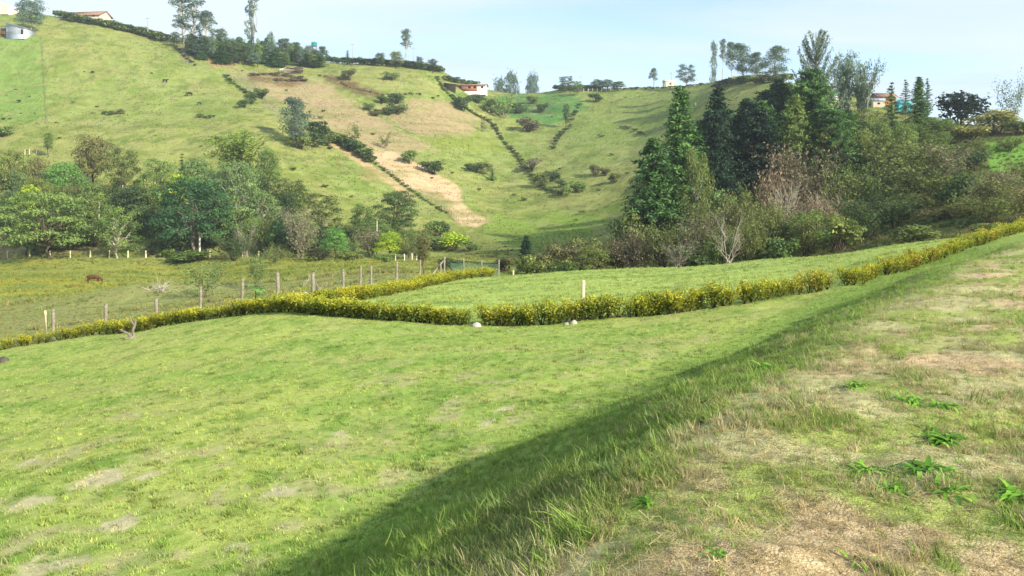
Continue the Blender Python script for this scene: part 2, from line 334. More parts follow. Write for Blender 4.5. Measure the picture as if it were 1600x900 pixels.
def mat_leaf(name, dark, light, trans=.3):
    m, n, l, b, o = newmat(name)
    at = n.new('ShaderNodeAttribute'); at.attribute_name = 'tint'
    oi = n.new('ShaderNodeObjectInfo')
    ad = n.new('ShaderNodeMath'); ad.operation = 'MULTIPLY_ADD'; ad.inputs[1].default_value = .3; ad.inputs[2].default_value = -.15
    l.new(oi.outputs['Random'], ad.inputs[0])
    a2 = n.new('ShaderNodeMath'); a2.operation = 'ADD'; a2.use_clamp = True; l.new(at.outputs['Fac'], a2.inputs[0]); l.new(ad.outputs[0], a2.inputs[1])
    mx_ = n.new('ShaderNodeMix'); mx_.data_type = 'RGBA'; mx_.inputs[6].default_value = (*dark, 1); mx_.inputs[7].default_value = (*light, 1)
    l.new(a2.outputs[0], mx_.inputs[0])
    l.new(mx_.outputs[2], b.inputs['Base Color']); b.inputs['Roughness'].default_value = .6; b.inputs['Specular IOR Level'].default_value = .25
    tr = n.new('ShaderNodeBsdfTranslucent'); l.new(mx_.outputs[2], tr.inputs['Color'])
    ms = n.new('ShaderNodeMixShader'); ms.inputs[0].default_value = trans
    l.new(b.outputs[0], ms.inputs[1]); l.new(tr.outputs[0], ms.inputs[2]); l.new(ms.outputs[0], o.inputs[0])
    return m
def leafm(name, a, b, tr=.3): return mat_leaf(name, tuple(lin(*a) * 1.2), tuple(lin(*b) * 1.2), tr)

class MB:
    "collects quads; builds ONE mesh"
    def __init__(s): s.v = []; s.f = []; s.t = []; s.n = 0
    def add(s, v, f, t=None):
        v = np.asarray(v, float); f = np.asarray(f, int)
        s.v.append(v); s.f.append(f + s.n); s.t.append(np.full(len(v), .5) if t is None else np.broadcast_to(t, (len(v),))); s.n += len(v)
    def tube(s, P, R, k=5, t=.5, cap=False):
        P = np.asarray(P, float); n = len(P); R = np.broadcast_to(R, (n,))
        T = np.gradient(P, axis=0); T /= np.linalg.norm(T, axis=1)[:, None] + 1e-9
        ref = np.array([1., .13, .21]) if abs(T[0, 0]) < .8 else np.array([.1, 1., .2])
        U = np.cross(T, ref); U /= np.linalg.norm(U, axis=1)[:, None] + 1e-9; V = np.cross(T, U)
        a = np.arange(k) / k * 2 * np.pi
        v = P[:, None] + R[:, None, None] * (np.cos(a)[None, :, None] * U[:, None] + np.sin(a)[None, :, None] * V[:, None])
        i = np.arange(n - 1)[:, None] * k; j = np.arange(k)[None]; j2 = (j + 1) % k
        f = np.stack([i + j, i + j2, i + k + j2, i + k + j], -1).reshape(-1, 4)
        s.add(v.reshape(-1, 3), f, t)
        if cap:
            c = len(s.v); e = (n - 1) * k; base = s.n - n * k
            for st in (0, e):
                if k == 4: s.f.append(np.array([[base + st, base + st + 1, base + st + 2, base + st + 3]]))
                else:
                    s.add(P[[0 if st == 0 else -1]], np.zeros((0, 4), int)); ci = s.n - 1
                    q = [[base + st + 2 * m_, base + st + 2 * m_ + 1, base + st + (2 * m_ + 2) % k, ci] for m_ in range(k // 2)]
                    if k % 2: q.append([base + st + k - 1, base + st, ci, ci])
                    s.f.append(np.array(q))
    def box(s, c, h, rz=0, t=.5, tilt=None):
        v = np.array([(x, y, z) for z in (-1, 1) for y in (-1, 1) for x in (-1, 1)], float) * np.asarray(h)
        if tilt is not None: v = v @ np.array(Matrix.Rotation(tilt[1], 3, tilt[0])).T
        cz, sz = math.cos(rz), math.sin(rz); v = v @ np.array([[cz, sz, 0], [-sz, cz, 0], [0, 0, 1]])
        s.add(v + np.asarray(c), [[0,2,3,1],[4,5,7,6],[0,1,5,4],[2,6,7,3],[0,4,6,2],[1,3,7,5]], t)
    def cards(s, c, nrm, size, asp, rg, t):
        "rhombic leaves"
        n = len(c); r = rg.normal(size=(n, 3)); T = r - nrm * (r * nrm).sum(1)[:, None]; T /= np.linalg.norm(T, axis=1)[:, None] + 1e-9
        B = np.cross(nrm, T); z = np.asarray(size)[:, None]
        fold = nrm * z * .22
        v = np.stack([c - T * z, c + B * z * asp + fold, c + T * z, c - B * z * asp + fold], 1).reshape(-1, 3)
        s.add(v, np.arange(4 * n).reshape(-1, 4), np.repeat(t, 4))
    def mesh(s, name, mat, smooth=False):
        v = np.concatenate(s.v); f = np.concatenate(s.f); t = np.concatenate(s.t)
        return arr_mesh(name, v, f, mat, {'tint': t}, smooth)
    def build(s, name, mat, parent=None, smooth=False):
        o = bpy.data.objects.new(name, s.mesh(name, mat, smooth)); COL.objects.link(o); o.parent = parent; return o
def arr_mesh(name, v, f, mat, attrs=None, smooth=False):
    me = bpy.data.meshes.new(name); nf = len(f)
    tri = f[:, 2] == f[:, 3]
    if tri.any():
        me.from_pydata([tuple(p) for p in v], [], [tuple(q[:3]) if q[2] == q[3] else tuple(q) for q in f.tolist()])
    else:
        me.vertices.add(len(v)); me.vertices.foreach_set('co', np.ascontiguousarray(v, np.float32).ravel())
        me.loops.add(nf * 4); me.loops.foreach_set('vertex_index', np.ascontiguousarray(f, np.int32).ravel())
        me.polygons.add(nf); me.polygons.foreach_set('loop_start', np.arange(nf, dtype=np.int32) * 4)
        me.update(calc_edges=True)
    for k, a in (attrs or {}).items():
        if a.ndim == 1: me.attributes.new(k, 'FLOAT', 'POINT').data.foreach_set('value', a.astype(np.float32))
        else: me.attributes.new(k, 'FLOAT_COLOR', 'POINT').data.foreach_set('color', np.concatenate([a, np.ones((len(a), 1))], 1).astype(np.float32).ravel())
    if smooth: me.polygons.foreach_set('use_smooth', np.ones(len(me.polygons), bool))
    if mat: me.materials.append(mat)
    me.update(); return me
def tag(o, label=None, cat=None, group=None, kind=None):
    if label: o['label'] = label
    if cat: o['category'] = cat
    if group: o['group'] = group
    if kind: o['kind'] = kind
    return o
def empty(name, loc=(0, 0, 0), rz=0, label=None, cat=None, group=None):
    o = bpy.data.objects.new(name, None); COL.objects.link(o); o.location = loc; o.rotation_euler = (0, 0, rz); o.empty_display_size = .3
    return tag(o, label, cat, group)
def link_mesh(name, me, parent=None, mat=None):
    o = bpy.data.objects.new(name, me); COL.objects.link(o); o.parent = parent
    if mat: o.material_slots[0].link = 'OBJECT'; o.material_slots[0].material = mat
    return o

# ------------------------------------------------------------------ the ground, split where its use changes
FY = (GY[:-1, :-1] + GY[1:, 1:]) / 2; FX = (GX[:-1, :-1] + GX[1:, 1:]) / 2
fpx = 800 + F * FX / np.maximum(FY, .5)
front_line = front_y(FX)
back_x = back_xf(FY)
db = bank_dist(FX, FY)
reg = np.full(FX.shape, 4)                                       # hillside
reg[(FY < 158)] = 3                                              # pasture / gully floor
reg[(FY < crest_y(fpx) + 2.5) & (FX > back_x) & (FY >= front_line)] = 2          # field
reg[FY < front_line] = 1                                         # lawn
reg[(db < 3.9) & (FY < 40) & (FY < front_line)] = 0              # bank
names = ['grass_bank', 'lawn', 'field', 'pasture', 'hillside']
gm = [mat_ground('thin_grass_ground', 9, .32, .03), mat_ground('lawn_ground', 7, .30, .03), mat_ground('field_ground', 3, .28, .04), mat_ground('pasture_ground', 1.1, .30, .12), mat_ground('hillside_ground', .45, .26, .25)]
nr, nc = GX.shape
idx = np.arange(nr * nc).reshape(nr, nc)
quads = np.stack([idx[:-1, :-1], idx[:-1, 1:], idx[1:, 1:], idx[1:, :-1]], -1)
V = np.stack([GX, GY, GZ], -1).reshape(-1, 3); CA = ALB.reshape(-1, 3)
for k, nm in enumerate(names):
    q = quads[reg == k].reshape(-1, 4); u_, inv = np.unique(q, return_inverse=True)
    o = bpy.data.objects.new(nm, arr_mesh(nm, V[u_], inv.reshape(-1, 4), gm[k], {'albedo': CA[u_]}, True)); COL.objects.link(o)
    o['kind'] = 'structure'
#@@PART2
# ------------------------------------------------------------------ plants: generators (unit height, unit width 1 unless noted)
def ellipsoid_pts(rg, n, c, r, inner=.55, low=.75):
    d = rg.normal(size=(n, 3)); d /= np.linalg.norm(d, axis=1)[:, None]
    d[:, 2] = np.where((d[:, 2] < -.2) & (rg.random(n) < low), -d[:, 2] * .7, d[:, 2])
    k = inner + (1 - inner) * rg.random(n) ** .6
    return np.asarray(c) + d * np.asarray(r) * k[:, None], d
def limb(mb, a, b, r0, r1, rg, k=4, n=5, sag=.0, wob=.06):
    a = np.asarray(a, float); b = np.asarray(b, float); t = np.linspace(0, 1, n)[:, None]
    P = a + (b - a) * t; Ln = np.linalg.norm(b - a)
    P[1:-1] += rg.normal(size=(n - 2, 3)) * Ln * wob; P[:, 2] += (np.sin(t[:, 0] * np.pi)) * sag * Ln
    mb.tube(P, np.linspace(r0, r1, n), k, .5); return P
FORM = dict(thin='slim conifer', spru='open conifer', cypr='pointed conifer', dens='broad conifer', pine='spreading conifer', slim='slender tree', roun='rounded tree', gum_='tall gum tree', oliv='loose-crowned tree', twig='twiggy thicket', shru='bush', lowb='low shrub')
TONE = dict(fir='green', firdark='dark', firlight='light green', dark='dark green', mid='mid-green', olive='olive', brown='brown-olive', gum='grey-green', scrub='grey-brown', purple='purple-brown')
def kindly(kd, lf, where): return TONE[lf] + ' ' + FORM[kd[:4]] + ' ' + where
PROTO = {}
def proto(name, trunk_mb, crown_mb, width):
    PROTO[name] = (trunk_mb.mesh(name + '_wood', None) if trunk_mb.v else None, crown_mb.mesh(name + '_leaves', None) if crown_mb.v else None, width)
    for me in PROTO[name][:2]:
        if me: me.materials.append(None)
def make_broadleaf(name, seed, nl, clumps, trunk_h=.22, spread=.36, leaf=.022, flat=.6, cr=(.13, .2), top=1.0, inner=.5, asp=.55, tr=.022, ragged=0.25):
    rg = np.random.default_rng(seed); t = MB(); c = MB()
    P = limb(t, (0, 0, -.04), (rg.normal() * .03, rg.normal() * .03, trunk_h + .15), tr, tr * .7, rg, 6)
    zc0 = trunk_h
    for i in range(clumps):
        a = i * 2.39996 + rg.random() * .6; q = (i + .5) / clumps
        z = zc0 + (top - zc0) * (.12 + .80 * q); rad = spread * math.sqrt(max(.02, 1 - ((z - zc0 - (top - zc0) * .38) / ((top - zc0) * .64)) ** 2)) * (.45 + .55 * rg.random())
        cc = np.array([math.cos(a) * rad, math.sin(a) * rad, z]); r = rg.uniform(*cr) * np.array([1, 1, flat])
        cc[2] = min(cc[2], top - r[2] * .9)
        b0 = P[-1] if rg.random() < .6 else P[-2]
        limb(t, b0, cc, tr * .5, tr * .12, rg, 4, 5, .06)
        m = int(nl * 1.7 / clumps * rg.uniform(.7, 1.3))
        p, d = ellipsoid_pts(rg, m, cc, r, inner)
        stray = rg.random(m) < ragged; p[stray] += rg.normal(size=(stray.sum(), 3)) * r * .35
        nn = d + rg.normal(size=(m, 3)) * .55 + np.array([0, 0, .35]); nn /= np.linalg.norm(nn, axis=1)[:, None]
        ct = rg.uniform(.15, .85)
        c.cards(p, nn, .8 * leaf * rg.uniform(.6, 1.35, m), asp, rg, np.clip(ct * .55 + .45 * rg.random(m), 0, 1))
    proto(name, t, c, 2 * (spread * .8 + np.mean(cr)))
def make_euc(name, seed, nl, clumps, z0=.35, spread=.16, leaf=.02, stems=1, cr=(.06, .10)):
    rg = np.random.default_rng(seed); t = MB(); c = MB()
    tops = []
    for s in range(stems):
        o = rg.normal(size=2) * .04 * (stems > 1); e = rg.normal(size=2) * .07
        tops.append(limb(t, (o[0], o[1], -.03), (o[0] + e[0], o[1] + e[1], .97 - .08 * s), .014, .003, rg, 5, 9, 0, .008))
    for i in range(clumps):
        P = tops[i % stems]; q = z0 + (1 - z0) * ((i + rg.random()) / clumps); j = q * (len(P) - 1); b0 = P[min(int(j), len(P) - 1)]
        a = rg.random() * 6.28; rad = spread * (1 - .75 * max(0, (q - .6) / .4)) * rg.uniform(.2, 1)
        r = rg.uniform(*cr) * np.array([1, 1, .85]); cc = np.array([b0[0] + math.cos(a) * rad, b0[1] + math.sin(a) * rad, min(q + .03, 1 - r[2])])
        limb(t, P[max(0, min(int(j), len(P) - 1) - 1)], cc, .005, .0015, rg, 4, 4, .04)
        m = int(nl / clumps); p, d = ellipsoid_pts(rg, m, cc, r, .3, .4)
        nn = d + rg.normal(size=(m, 3)) * .8; nn /= np.linalg.norm(nn, axis=1)[:, None]; ct = rg.uniform(.1, .9)
        c.cards(p, nn, leaf * rg.uniform(.6, 1.3, m), .4, rg, np.clip(ct * .55 + .45 * rg.random(m), 0, 1))
    proto(name, t, c, 2 * (spread * .75 + np.mean(cr)))
def make_conifer(name, seed, whorls, per, leaf=.016, base=.06, width=.22, droop=-.12, cards=26, power=.9, lift=0.0, jitter=.22):
    rg = np.random.default_rng(seed); t = MB(); c = MB()
    t.tube([(0, 0, -.03), (0, 0, .4), (.004, 0, .8), (0, 0, .995)], [.02, .014, .007, .001], 6)
    for w in range(whorls):
        q = (w + .5) / whorls; z = base + (1 - base) * q ** .95
        Lw = width * ((1 - q) ** power * .96 + .035)
        for b in range(max(3, int(per * (1 - .45 * q)))):
            a = rg.random() * 6.28; Lb = Lw * rg.uniform(.62, 1.0 + jitter)
            zt = z + Lb * (droop + lift * q + rg.normal() * .16)
            d = np.array([math.cos(a), math.sin(a), 0]); n_ = max(6, int(1.7 * cards * (Lb / width + .25)))
            s = rg.random(n_) ** .75
            P = np.outer(s * Lb, d); P[:, 2] = z + (zt - z) * s + np.sin(s * np.pi) * Lb * .10
            P += rg.normal(size=P.shape) * np.array([1, 1, .55]) * (.012 + .05 * Lb * (1 - s * .6))[:, None]
            P[:, 2] = np.minimum(P[:, 2], 1.0)
            nn = np.tile([0, 0, 1.], (n_, 1)) + rg.normal(size=(n_, 3)) * .65 + d * .35; nn /= np.linalg.norm(nn, axis=1)[:, None]
            ct = rg.uniform(.1, .8)
            c.cards(P, nn, .72 * leaf * rg.uniform(.7, 1.35, n_), .32, rg, np.clip(ct * .5 + .25 * rg.random(n_) + .25 * s, 0, 1))
            if b % 3 == 0: t.tube([(0, 0, z), tuple(d * Lb * .6 + np.array([0, 0, z + (zt - z) * .6]))], [.004, .0015], 4)
    proto(name, t, c, 2 * width)
def make_spiky(name, seed):
    "young pine with long upward fingers of needles"
    rg = np.random.default_rng(seed); t = MB(); c = MB()
    t.tube([(0, 0, -.03), (0, 0, .5), (.0, 0, 1.0)], [.02, .012, .003], 5)
    for i in range(84):
        q = .12 + .85 * rg.random(); a = rg.random() * 6.28; Lb = .34 * (1 - q) ** .8 + .05
        b = np.array([0, 0, q * .9]); d = np.array([math.cos(a) * Lb, math.sin(a) * Lb, Lb * .55 + .07]); e = b + d
        s = np.linspace(0, 1, 7)[:, None]; P = b + d * s; P[:, 2] += (s[:, 0] ** 2.2) * .07; P[:, 2] = np.minimum(P[:, 2], 1.0)
        t.tube(P, np.linspace(.005, .002, 7), 4)
        n_ = 60; u = .25 + .75 * rg.random(n_); X = np.stack([np.interp(u, s[:, 0], P[:, k]) for k in range(3)], 1)
        X += rg.normal(size=X.shape) * .008
        nn = rg.normal(size=(n_, 3)); nn /= np.linalg.norm(nn, axis=1)[:, None]
        c.cards(X, nn, .017 * rg.uniform(.7, 1.3, n_), .22, rg, rg.random(n_))
    proto(name, t, c, .66)
def make_bamboo(name, seed, culms=34, lean=.38):
    rg = np.random.default_rng(seed); t = MB(); c = MB()
    for i in range(culms):
        a = rg.random() * 6.28; h = rg.uniform(.6, 1.0); ln = lean * rg.uniform(.25, 1); s = np.linspace(0, 1, 9)
        b = rg.normal(size=2) * .05
        P = np.stack([b[0] + math.cos(a) * ln * s ** 2.1, b[1] + math.sin(a) * ln * s ** 2.1, h * np.sin(s * 1.42) / math.sin(1.42)], 1)
        t.tube(P, np.linspace(.008, .002, 9), 4)
        n_ = 110; u = .25 + .75 * rg.random(n_) ** .8; X = np.stack([np.interp(u, s, P[:, k]) for k in range(3)], 1)
        X += rg.normal(size=X.shape) * np.array([.035, .035, .03]); X[:, 2] -= .015
        nn = rg.normal(size=(n_, 3)) + np.array([0, 0, .5]); nn /= np.linalg.norm(nn, axis=1)[:, None]
        c.cards(X, nn, .024 * rg.uniform(.6, 1.3, n_), .3, rg, np.clip(.2 + .6 * u * rg.random() + .3 * rg.random(n_), 0, 1))
    proto(name, t, c, lean * 1.7)
def make_twiggy(name, seed, limbs=9, twigs=16, leaves=900, leaf=.02, spread=.5, up=.9, wood=.016):
    "bare-branched shrub or tree with thin leaf cover"
    rg = np.random.default_rng(seed); t = MB(); c = MB(); tips = []
    for i in range(limbs):
        a = i * 2.4 + rg.random(); e = np.array([math.cos(a) * spread * rg.uniform(.2, .75), math.sin(a) * spread * rg.uniform(.2, .75), up * rg.uniform(.45, .82)])
        P = limb(t, (rg.normal() * .03, rg.normal() * .03, -.03), e, wood, wood * .35, rg, 4, 6, .04, .05)
        for k in range(twigs):
            b = P[rg.integers(2, 6)]; d = (b - np.array([0, 0, .15])); d = d / (np.linalg.norm(d) + 1e-9) + rg.normal(size=3) * .55; d[2] = abs(d[2]) * .8 + .1
            e2 = b + d * rg.uniform(.12, .28); e2[2] = min(e2[2], 1.0)
            Q = limb(t, b, e2, wood * .3, wood * .08, rg, 3, 4, .03, .07); tips.append(Q)
    if leaves:
        T = np.concatenate(tips); p = T[rg.integers(0, len(T), leaves)] + rg.normal(size=(leaves, 3)) * .035; p[:, 2] = np.clip(p[:, 2], .03, 1.0)
        nn = rg.normal(size=(leaves, 3)) + np.array([0, 0, .4]); nn /= np.linalg.norm(nn, axis=1)[:, None]
        c.cards(p, nn, leaf * rg.uniform(.6, 1.3, leaves), .5, rg, np.clip(.5 * fbm(p[:, 0] * 5, p[:, 2] * 5, seed) + .5 * rg.random(leaves), 0, 1))
    proto(name, t, c, spread * 1.75)
def make_shrub(name, seed, nl=1100, clumps=9, leaf=.045, flat=.8):
    rg = np.random.default_rng(seed); t = MB(); c = MB()
    for i in range(clumps):
        a = rg.random() * 6.28; rad = .36 * math.sqrt(rg.random()); r = rg.uniform(.17, .27) * np.array([1, 1, flat])
        z = rg.uniform(.25, .80) * (1 - .5 * rad); cc = np.array([math.cos(a) * rad, math.sin(a) * rad, min(z, 1 - r[2])])
        limb(t, (rg.normal() * .04, rg.normal() * .04, -.05), cc, .018, .006, rg, 4, 4)
        m = nl // clumps; p, d = ellipsoid_pts(rg, m, cc, r, .45, .5); p += rg.normal(size=p.shape) * .03; p[:, 2] = np.maximum(p[:, 2], .01)
        nn = d + rg.normal(size=(m, 3)) * .6 + np.array([0, 0, .3]); nn /= np.linalg.norm(nn, axis=1)[:, None]; ct = rg.uniform(.1, .9)
        c.cards(p, nn, leaf * rg.uniform(.6, 1.3, m), .55, rg, np.clip(ct * .5 + .5 * rg.random(m), 0, 1))
    proto(name, t, c, 1.02)
for i in range(3): make_broadleaf('round_%d' % i, 100 + i, 3000, 20 + 2 * i, leaf=.024)
for i in range(2): make_broadleaf('big_%d' % i, 120 + i, 6000, 34, .12, .46, .019, .5, (.12, .19), ragged=.3)
for i in range(2): make_broadleaf('layered_%d' % i, 130 + i, 5000, 30, .12, .62, .024, .28, (.17, .27), ragged=.3)
make_broadleaf('slim_0', 140, 2000, 16, .18, .2, .022, .9, (.09, .14)); make_broadleaf('slim_1', 141, 2000, 16, .25, .22, .022, .9, (.09, .15))
make_broadleaf('olive_0', 150, 2600, 26, .1, .42, .024, .6, (.10, .17), ragged=.45, inner=.3); make_broadleaf('olive_1', 151, 2600, 24, .12, .38, .024, .7, (.10, .17), ragged=.45, inner=.3)
make_euc('gum_0', 160, 1900, 26, .42, .17); make_euc('gum_1', 161, 2300, 30, .3, .2, stems=2); make_euc('gum_2', 162, 1100, 14, .5, .13, cr=(.06, .11)); make_euc('sparse_gum', 163, 900, 22, .3, .16, cr=(.03, .055), leaf=.017)
make_euc('full_gum', 164, 4200, 46, .18, .26, cr=(.09, .14))
make_conifer('cypress_0', 170, 26, 16, width=.21, leaf=.022, power=.7); make_conifer('cypress_1', 171, 24, 17, width=.27, leaf=.024, droop=-.05, power=.62); make_conifer('spruce_0', 172, 15, 8, width=.2, leaf=.024, droop=.1, lift=.5, jitter=.35)
make_conifer('pine_0', 173, 14, 11, width=.36, leaf=.022, droop=.06, lift=.35, power=.55, cards=30, jitter=.3); make_conifer('thin_conifer', 174, 14, 7, width=.12, leaf=.025, droop=.15, lift=.5, cards=14)
make_conifer('dense_conifer', 175, 26, 18, width=.34, leaf=.024, droop=-.02, power=.5, cards=34)
make_spiky('spiky_0', 180); make_bamboo('bamboo_0', 181); make_bamboo('bamboo_1', 182, 30, .5)
for i in range(3): make_twiggy('twiggy_%d' % i, 190 + i, 10, 20, 2800, .022, .55, .9, .011)
make_twiggy('greytwig_0', 195, 12, 26, 1500, .018, .6, .9, .01); make_twiggy('bare_0', 196, 6, 18, 0, .02, .42, .95, .009); make_twiggy('wispy_0', 197, 10, 10, 900, .022, .42, .95, .004)
make_twiggy('sprig_0', 198, 5, 9, 420, .04, .45, .9, .012)
for i in range(4): make_shrub('shrub_%d' % i, 200 + i, 1000 + 150 * i)
for i in range(2): make_shrub('lowbush_%d' % i, 210 + i, 320, 5, .085)

LM = dict(
 dark=leafm('dark_green_leaf', (42, 62, 36), (98, 118, 62)), blue=leafm('deep_blue_green_leaf', (36, 68, 42), (80, 116, 66)), mid=leafm('mid_green_leaf', (58, 84, 42), (134, 154, 76)),
 olive=leafm('olive_leaf', (58, 74, 36), (136, 146, 74)), brown=leafm('brown_olive_leaf', (64, 68, 42), (136, 132, 78)), emerald=leafm('emerald_leaf', (62, 108, 48), (130, 172, 84), .35),
 lime=leafm('yellow_green_leaf', (120, 150, 36), (190, 204, 66), .4), grey=leafm('grey_green_leaf', (60, 84, 46), (128, 150, 88)), gum=leafm('gum_leaf', (56, 76, 64), (122, 144, 116)),
 scrub=leafm('grey_brown_leaf', (82, 82, 60), (148, 144, 108)), rust=leafm('rusty_brown_leaf', (92, 78, 60), (152, 134, 102)), fir=leafm('conifer_needle', (34, 66, 36), (100, 134, 68), .2), firdark=leafm('shaded_conifer_needle', (18, 36, 28), (52, 78, 50), .15),  # firdark: shade inside the wood put into a darker needle colour
 firlight=leafm('light_conifer_needle', (58, 86, 40), (140, 156, 78), .25), bamboo=leafm('bamboo_leaf', (70, 104, 44), (156, 172, 74), .4), black=leafm('blackish_leaf', (30, 44, 38), (68, 86, 64)),
 straw=leafm('straw_leaf', (104, 110, 54), (166, 158, 90), .3), purple=leafm('purple_brown_leaf', (74, 72, 54), (126, 116, 88)))
WM = dict(bark=mat_plain('brown_bark', lin(92, 78, 62)), pale=mat_plain('pale_bark', lin(178, 168, 150)), grey=mat_plain('grey_bark', lin(126, 116, 102)), dark=mat_plain('dark_bark', lin(62, 52, 42)), white=mat_plain('bleached_wood', lin(206, 198, 184)))

def plant(name, kind, leaf, wood, x, ytop, yb=None, d=None, w=None, label=None, cat='tree', group=None, rz=None, parts=('trunk', 'crown'), split=True):
    """stands a plant on the ground: x = photo column, ytop = row of its top, yb = row of its foot (or d = its depth), w = width in photo pixels"""
    tw, cr, uw = PROTO[kind]
    px, py, pz = ground(x, d) if d is not None else ray(x, yb)
    h = max(.3, -(ytop - HZ) / F * py - pz)
    ws = (w / F * py) / uw if w else h
    root = empty(name, (px, py, pz - .02), random.uniform(0, 6.28) if rz is None else rz, label, cat, group)
    root.scale = (ws, ws, h)
    if tw: link_mesh(parts[0], tw, root, WM[wood])
    if cr: link_mesh(parts[1], cr, root, LM[leaf])
    return root
SH = ('stem', 'foliage')
def shrub(name, kind, leaf, wood, *a, **k):
    k.setdefault('cat', 'shrub'); k.setdefault('parts', SH); return plant(name, kind, leaf, wood, *a, **k)

#  name, kind, leaf, wood, column, top row, foot row, width, label          --- trees at the foot of the left hill
BELT = 'trees along the foot of the left hill'
for r in [
 ('broadleaf_tree','round_0','brown','dark',147,211,300,64,'dark olive-brown tree, tallest behind the emerald green tree at the left'),
 ('broadleaf_tree','olive_0','olive','bark',192,229,318,56,'olive tree right beside the dark brown-olive tree at the foot of the left hill'),
 ('broadleaf_tree','round_1','emerald','bark',103,254,318,66,'bright emerald green round tree among the olive trees at the left'),
 ('broadleaf_tree','slim_0','lime','bark',46,288,345,36,'small yellow-green tree left of and below the emerald green tree'),
 ('broadleaf_tree','olive_1','olive','dark',16,234,322,62,'olive tree at the left edge of the photo, foot of the hill'),
 ('broadleaf_tree','slim_1','grey','pale',28,268,330,36,'grey-green slender tree with pale trunk beside the small yellow-green tree'),
 ('broadleaf_tree','olive_1','brown','bark',58,246,312,44,'brownish tree between the left-edge tree and the emerald green tree'),
 ('broadleaf_tree','layered_0','mid','bark',76,296,404,150,'wide layered olive-green tree in front of the emerald green tree'),
 ('broadleaf_tree','olive_0','mid','pale',182,318,404,66,'loose mid-green tree behind the white fence posts, right of the wide layered tree'),
 ('broadleaf_tree','olive_1','olive','bark',128,300,372,60,'olive tree partly hidden behind the wide layered tree'),
 ('broadleaf_tree','round_2','dark','dark',205,292,356,70,'dark green tree behind the thin pale pole at the left'),
 ('broadleaf_tree','olive_0','mid','bark',250,246,330,56,'mid-green tree left of the narrow dark conifer at the hill foot'),
 ('broadleaf_tree','round_2','grey','bark',306,248,318,62,'blue-grey tree above the big deep green tree'),
 ('broadleaf_tree','olive_1','lime','bark',292,272,330,78,'yellow-green tree peeping over the big deep green tree'),
 ('broadleaf_tree','big_0','blue','grey',305,275,402,132,'big deep blue-green tree with spreading crown at the foot of the left hill'),
 ('broadleaf_tree','big_1','grey','pale',370,250,366,92,'silvery grey-green tree right of the big deep green tree'),
 ('broadleaf_tree','olive_0','dark','dark',232,318,372,50,'dark tree in the shade left of the big deep green tree'),
 ('broadleaf_tree','round_0','mid','bark',418,232,312,46,'bright mid-green tree right of the bamboo clump on the left hill'),
 ('broadleaf_tree','olive_1','olive','dark',452,278,336,62,'olive tree with reddish tips below the right side of the bamboo clump'),
 ('broadleaf_tree','round_1','blue','grey',446,334,396,50,'small deep blue-green tree left of the small emerald tree'),
 ('broadleaf_tree','round_2','emerald','bark',523,356,408,46,'small emerald green tree beside the pasture, right of centre-left'),
 ('broadleaf_tree','layered_1','dark','bark',621,296,372,72,'flat-layered dark green tree standing alone below the bare soil track'),
 ('broadleaf_tree','olive_1','mid','bark',568,318,372,44,'mid-green tree left of the flat-layered dark tree'),
 ('broadleaf_tree','slim_1','brown','bark',662,366,428,32,'thin-stemmed young tree with small brown crown behind the wooden gate'),
 ('broadleaf_tree','round_1','lime','bark',608,362,406,48,'round yellow-green tree beside the thin pale stems below the dark layered tree'),
 ('broadleaf_tree','olive_0','olive','grey',500,300,372,74,'thin-leaved olive tree above the small emerald tree'),
 ('broadleaf_tree','olive_0','mid','bark',345,300,395,60,'mid-green tree between the big deep green tree and the silvery tree'),
 ('broadleaf_tree','olive_1','grey','pale',410,296,372,58,'pale-stemmed grey-green tree left of the small deep blue-green tree'),
]:
    plant(*r[:6], yb=r[6], w=r[7], label=r[8], group=BELT)
plant('conifer_tree','thin_conifer','fir','dark',284,239,yb=318,w=22,label='narrow dark conifer poking up between the trees at the foot of the left hill',group=BELT)
plant('bamboo_clump','bamboo_0','bamboo','bark',372,206,yb=300,w=92,label='feathery yellow-green bamboo clump above the silvery tree on the left hill',cat='bamboo',parts=('culms','foliage'))
SC = 'thin scrub trees at the edge of the pasture'
for r in [
 ('thicket_tree','greytwig_0','grey','pale',385,338,402,52,'twiggy grey-green tree at the pasture edge, right of the big deep green tree'),
 ('thicket_tree','twiggy_0','scrub','grey',470,322,404,60,'twiggy grey tree with whitish trunk between the two small rich green trees'),
 ('thicket_tree','twiggy_1','olive','grey',430,380,412,50,'low twiggy olive thicket in front of the small deep blue-green tree'),
 ('thicket_tree','twiggy_2','scrub','grey',580,350,402,52,'grey-brown twiggy thicket behind the thin pale stems'),
 ('thicket_tree','wispy_0','grey','bark',322,398,466,66,'wispy pale grass-like bush standing in the pasture'),
 ('thicket_tree','wispy_0','grey','bark',402,388,450,50,'second wispy pale bush in the pasture, above the big-leaved plant'),
 ('thicket_tree','twiggy_1','mid','grey',545,362,404,44,'mid-green twiggy thicket right of the small emerald tree'),
 ('thicket_tree','twiggy_0','dark','dark',365,366,408,60,'dark twiggy thicket at the foot of the silvery tree'),
 ('thicket_tree','twiggy_2','olive','grey',640,360,404,46,'olive twiggy thicket left of the thin-stemmed young tree'),
 ('thicket_tree','twiggy_1','dark','dark',240,372,400,40,'small dark thicket behind the white fence posts left of the big deep green tree'),
]:
    plant(*r[:6], yb=r[6], w=r[7], label=r[8], group=SC, cat='thicket')
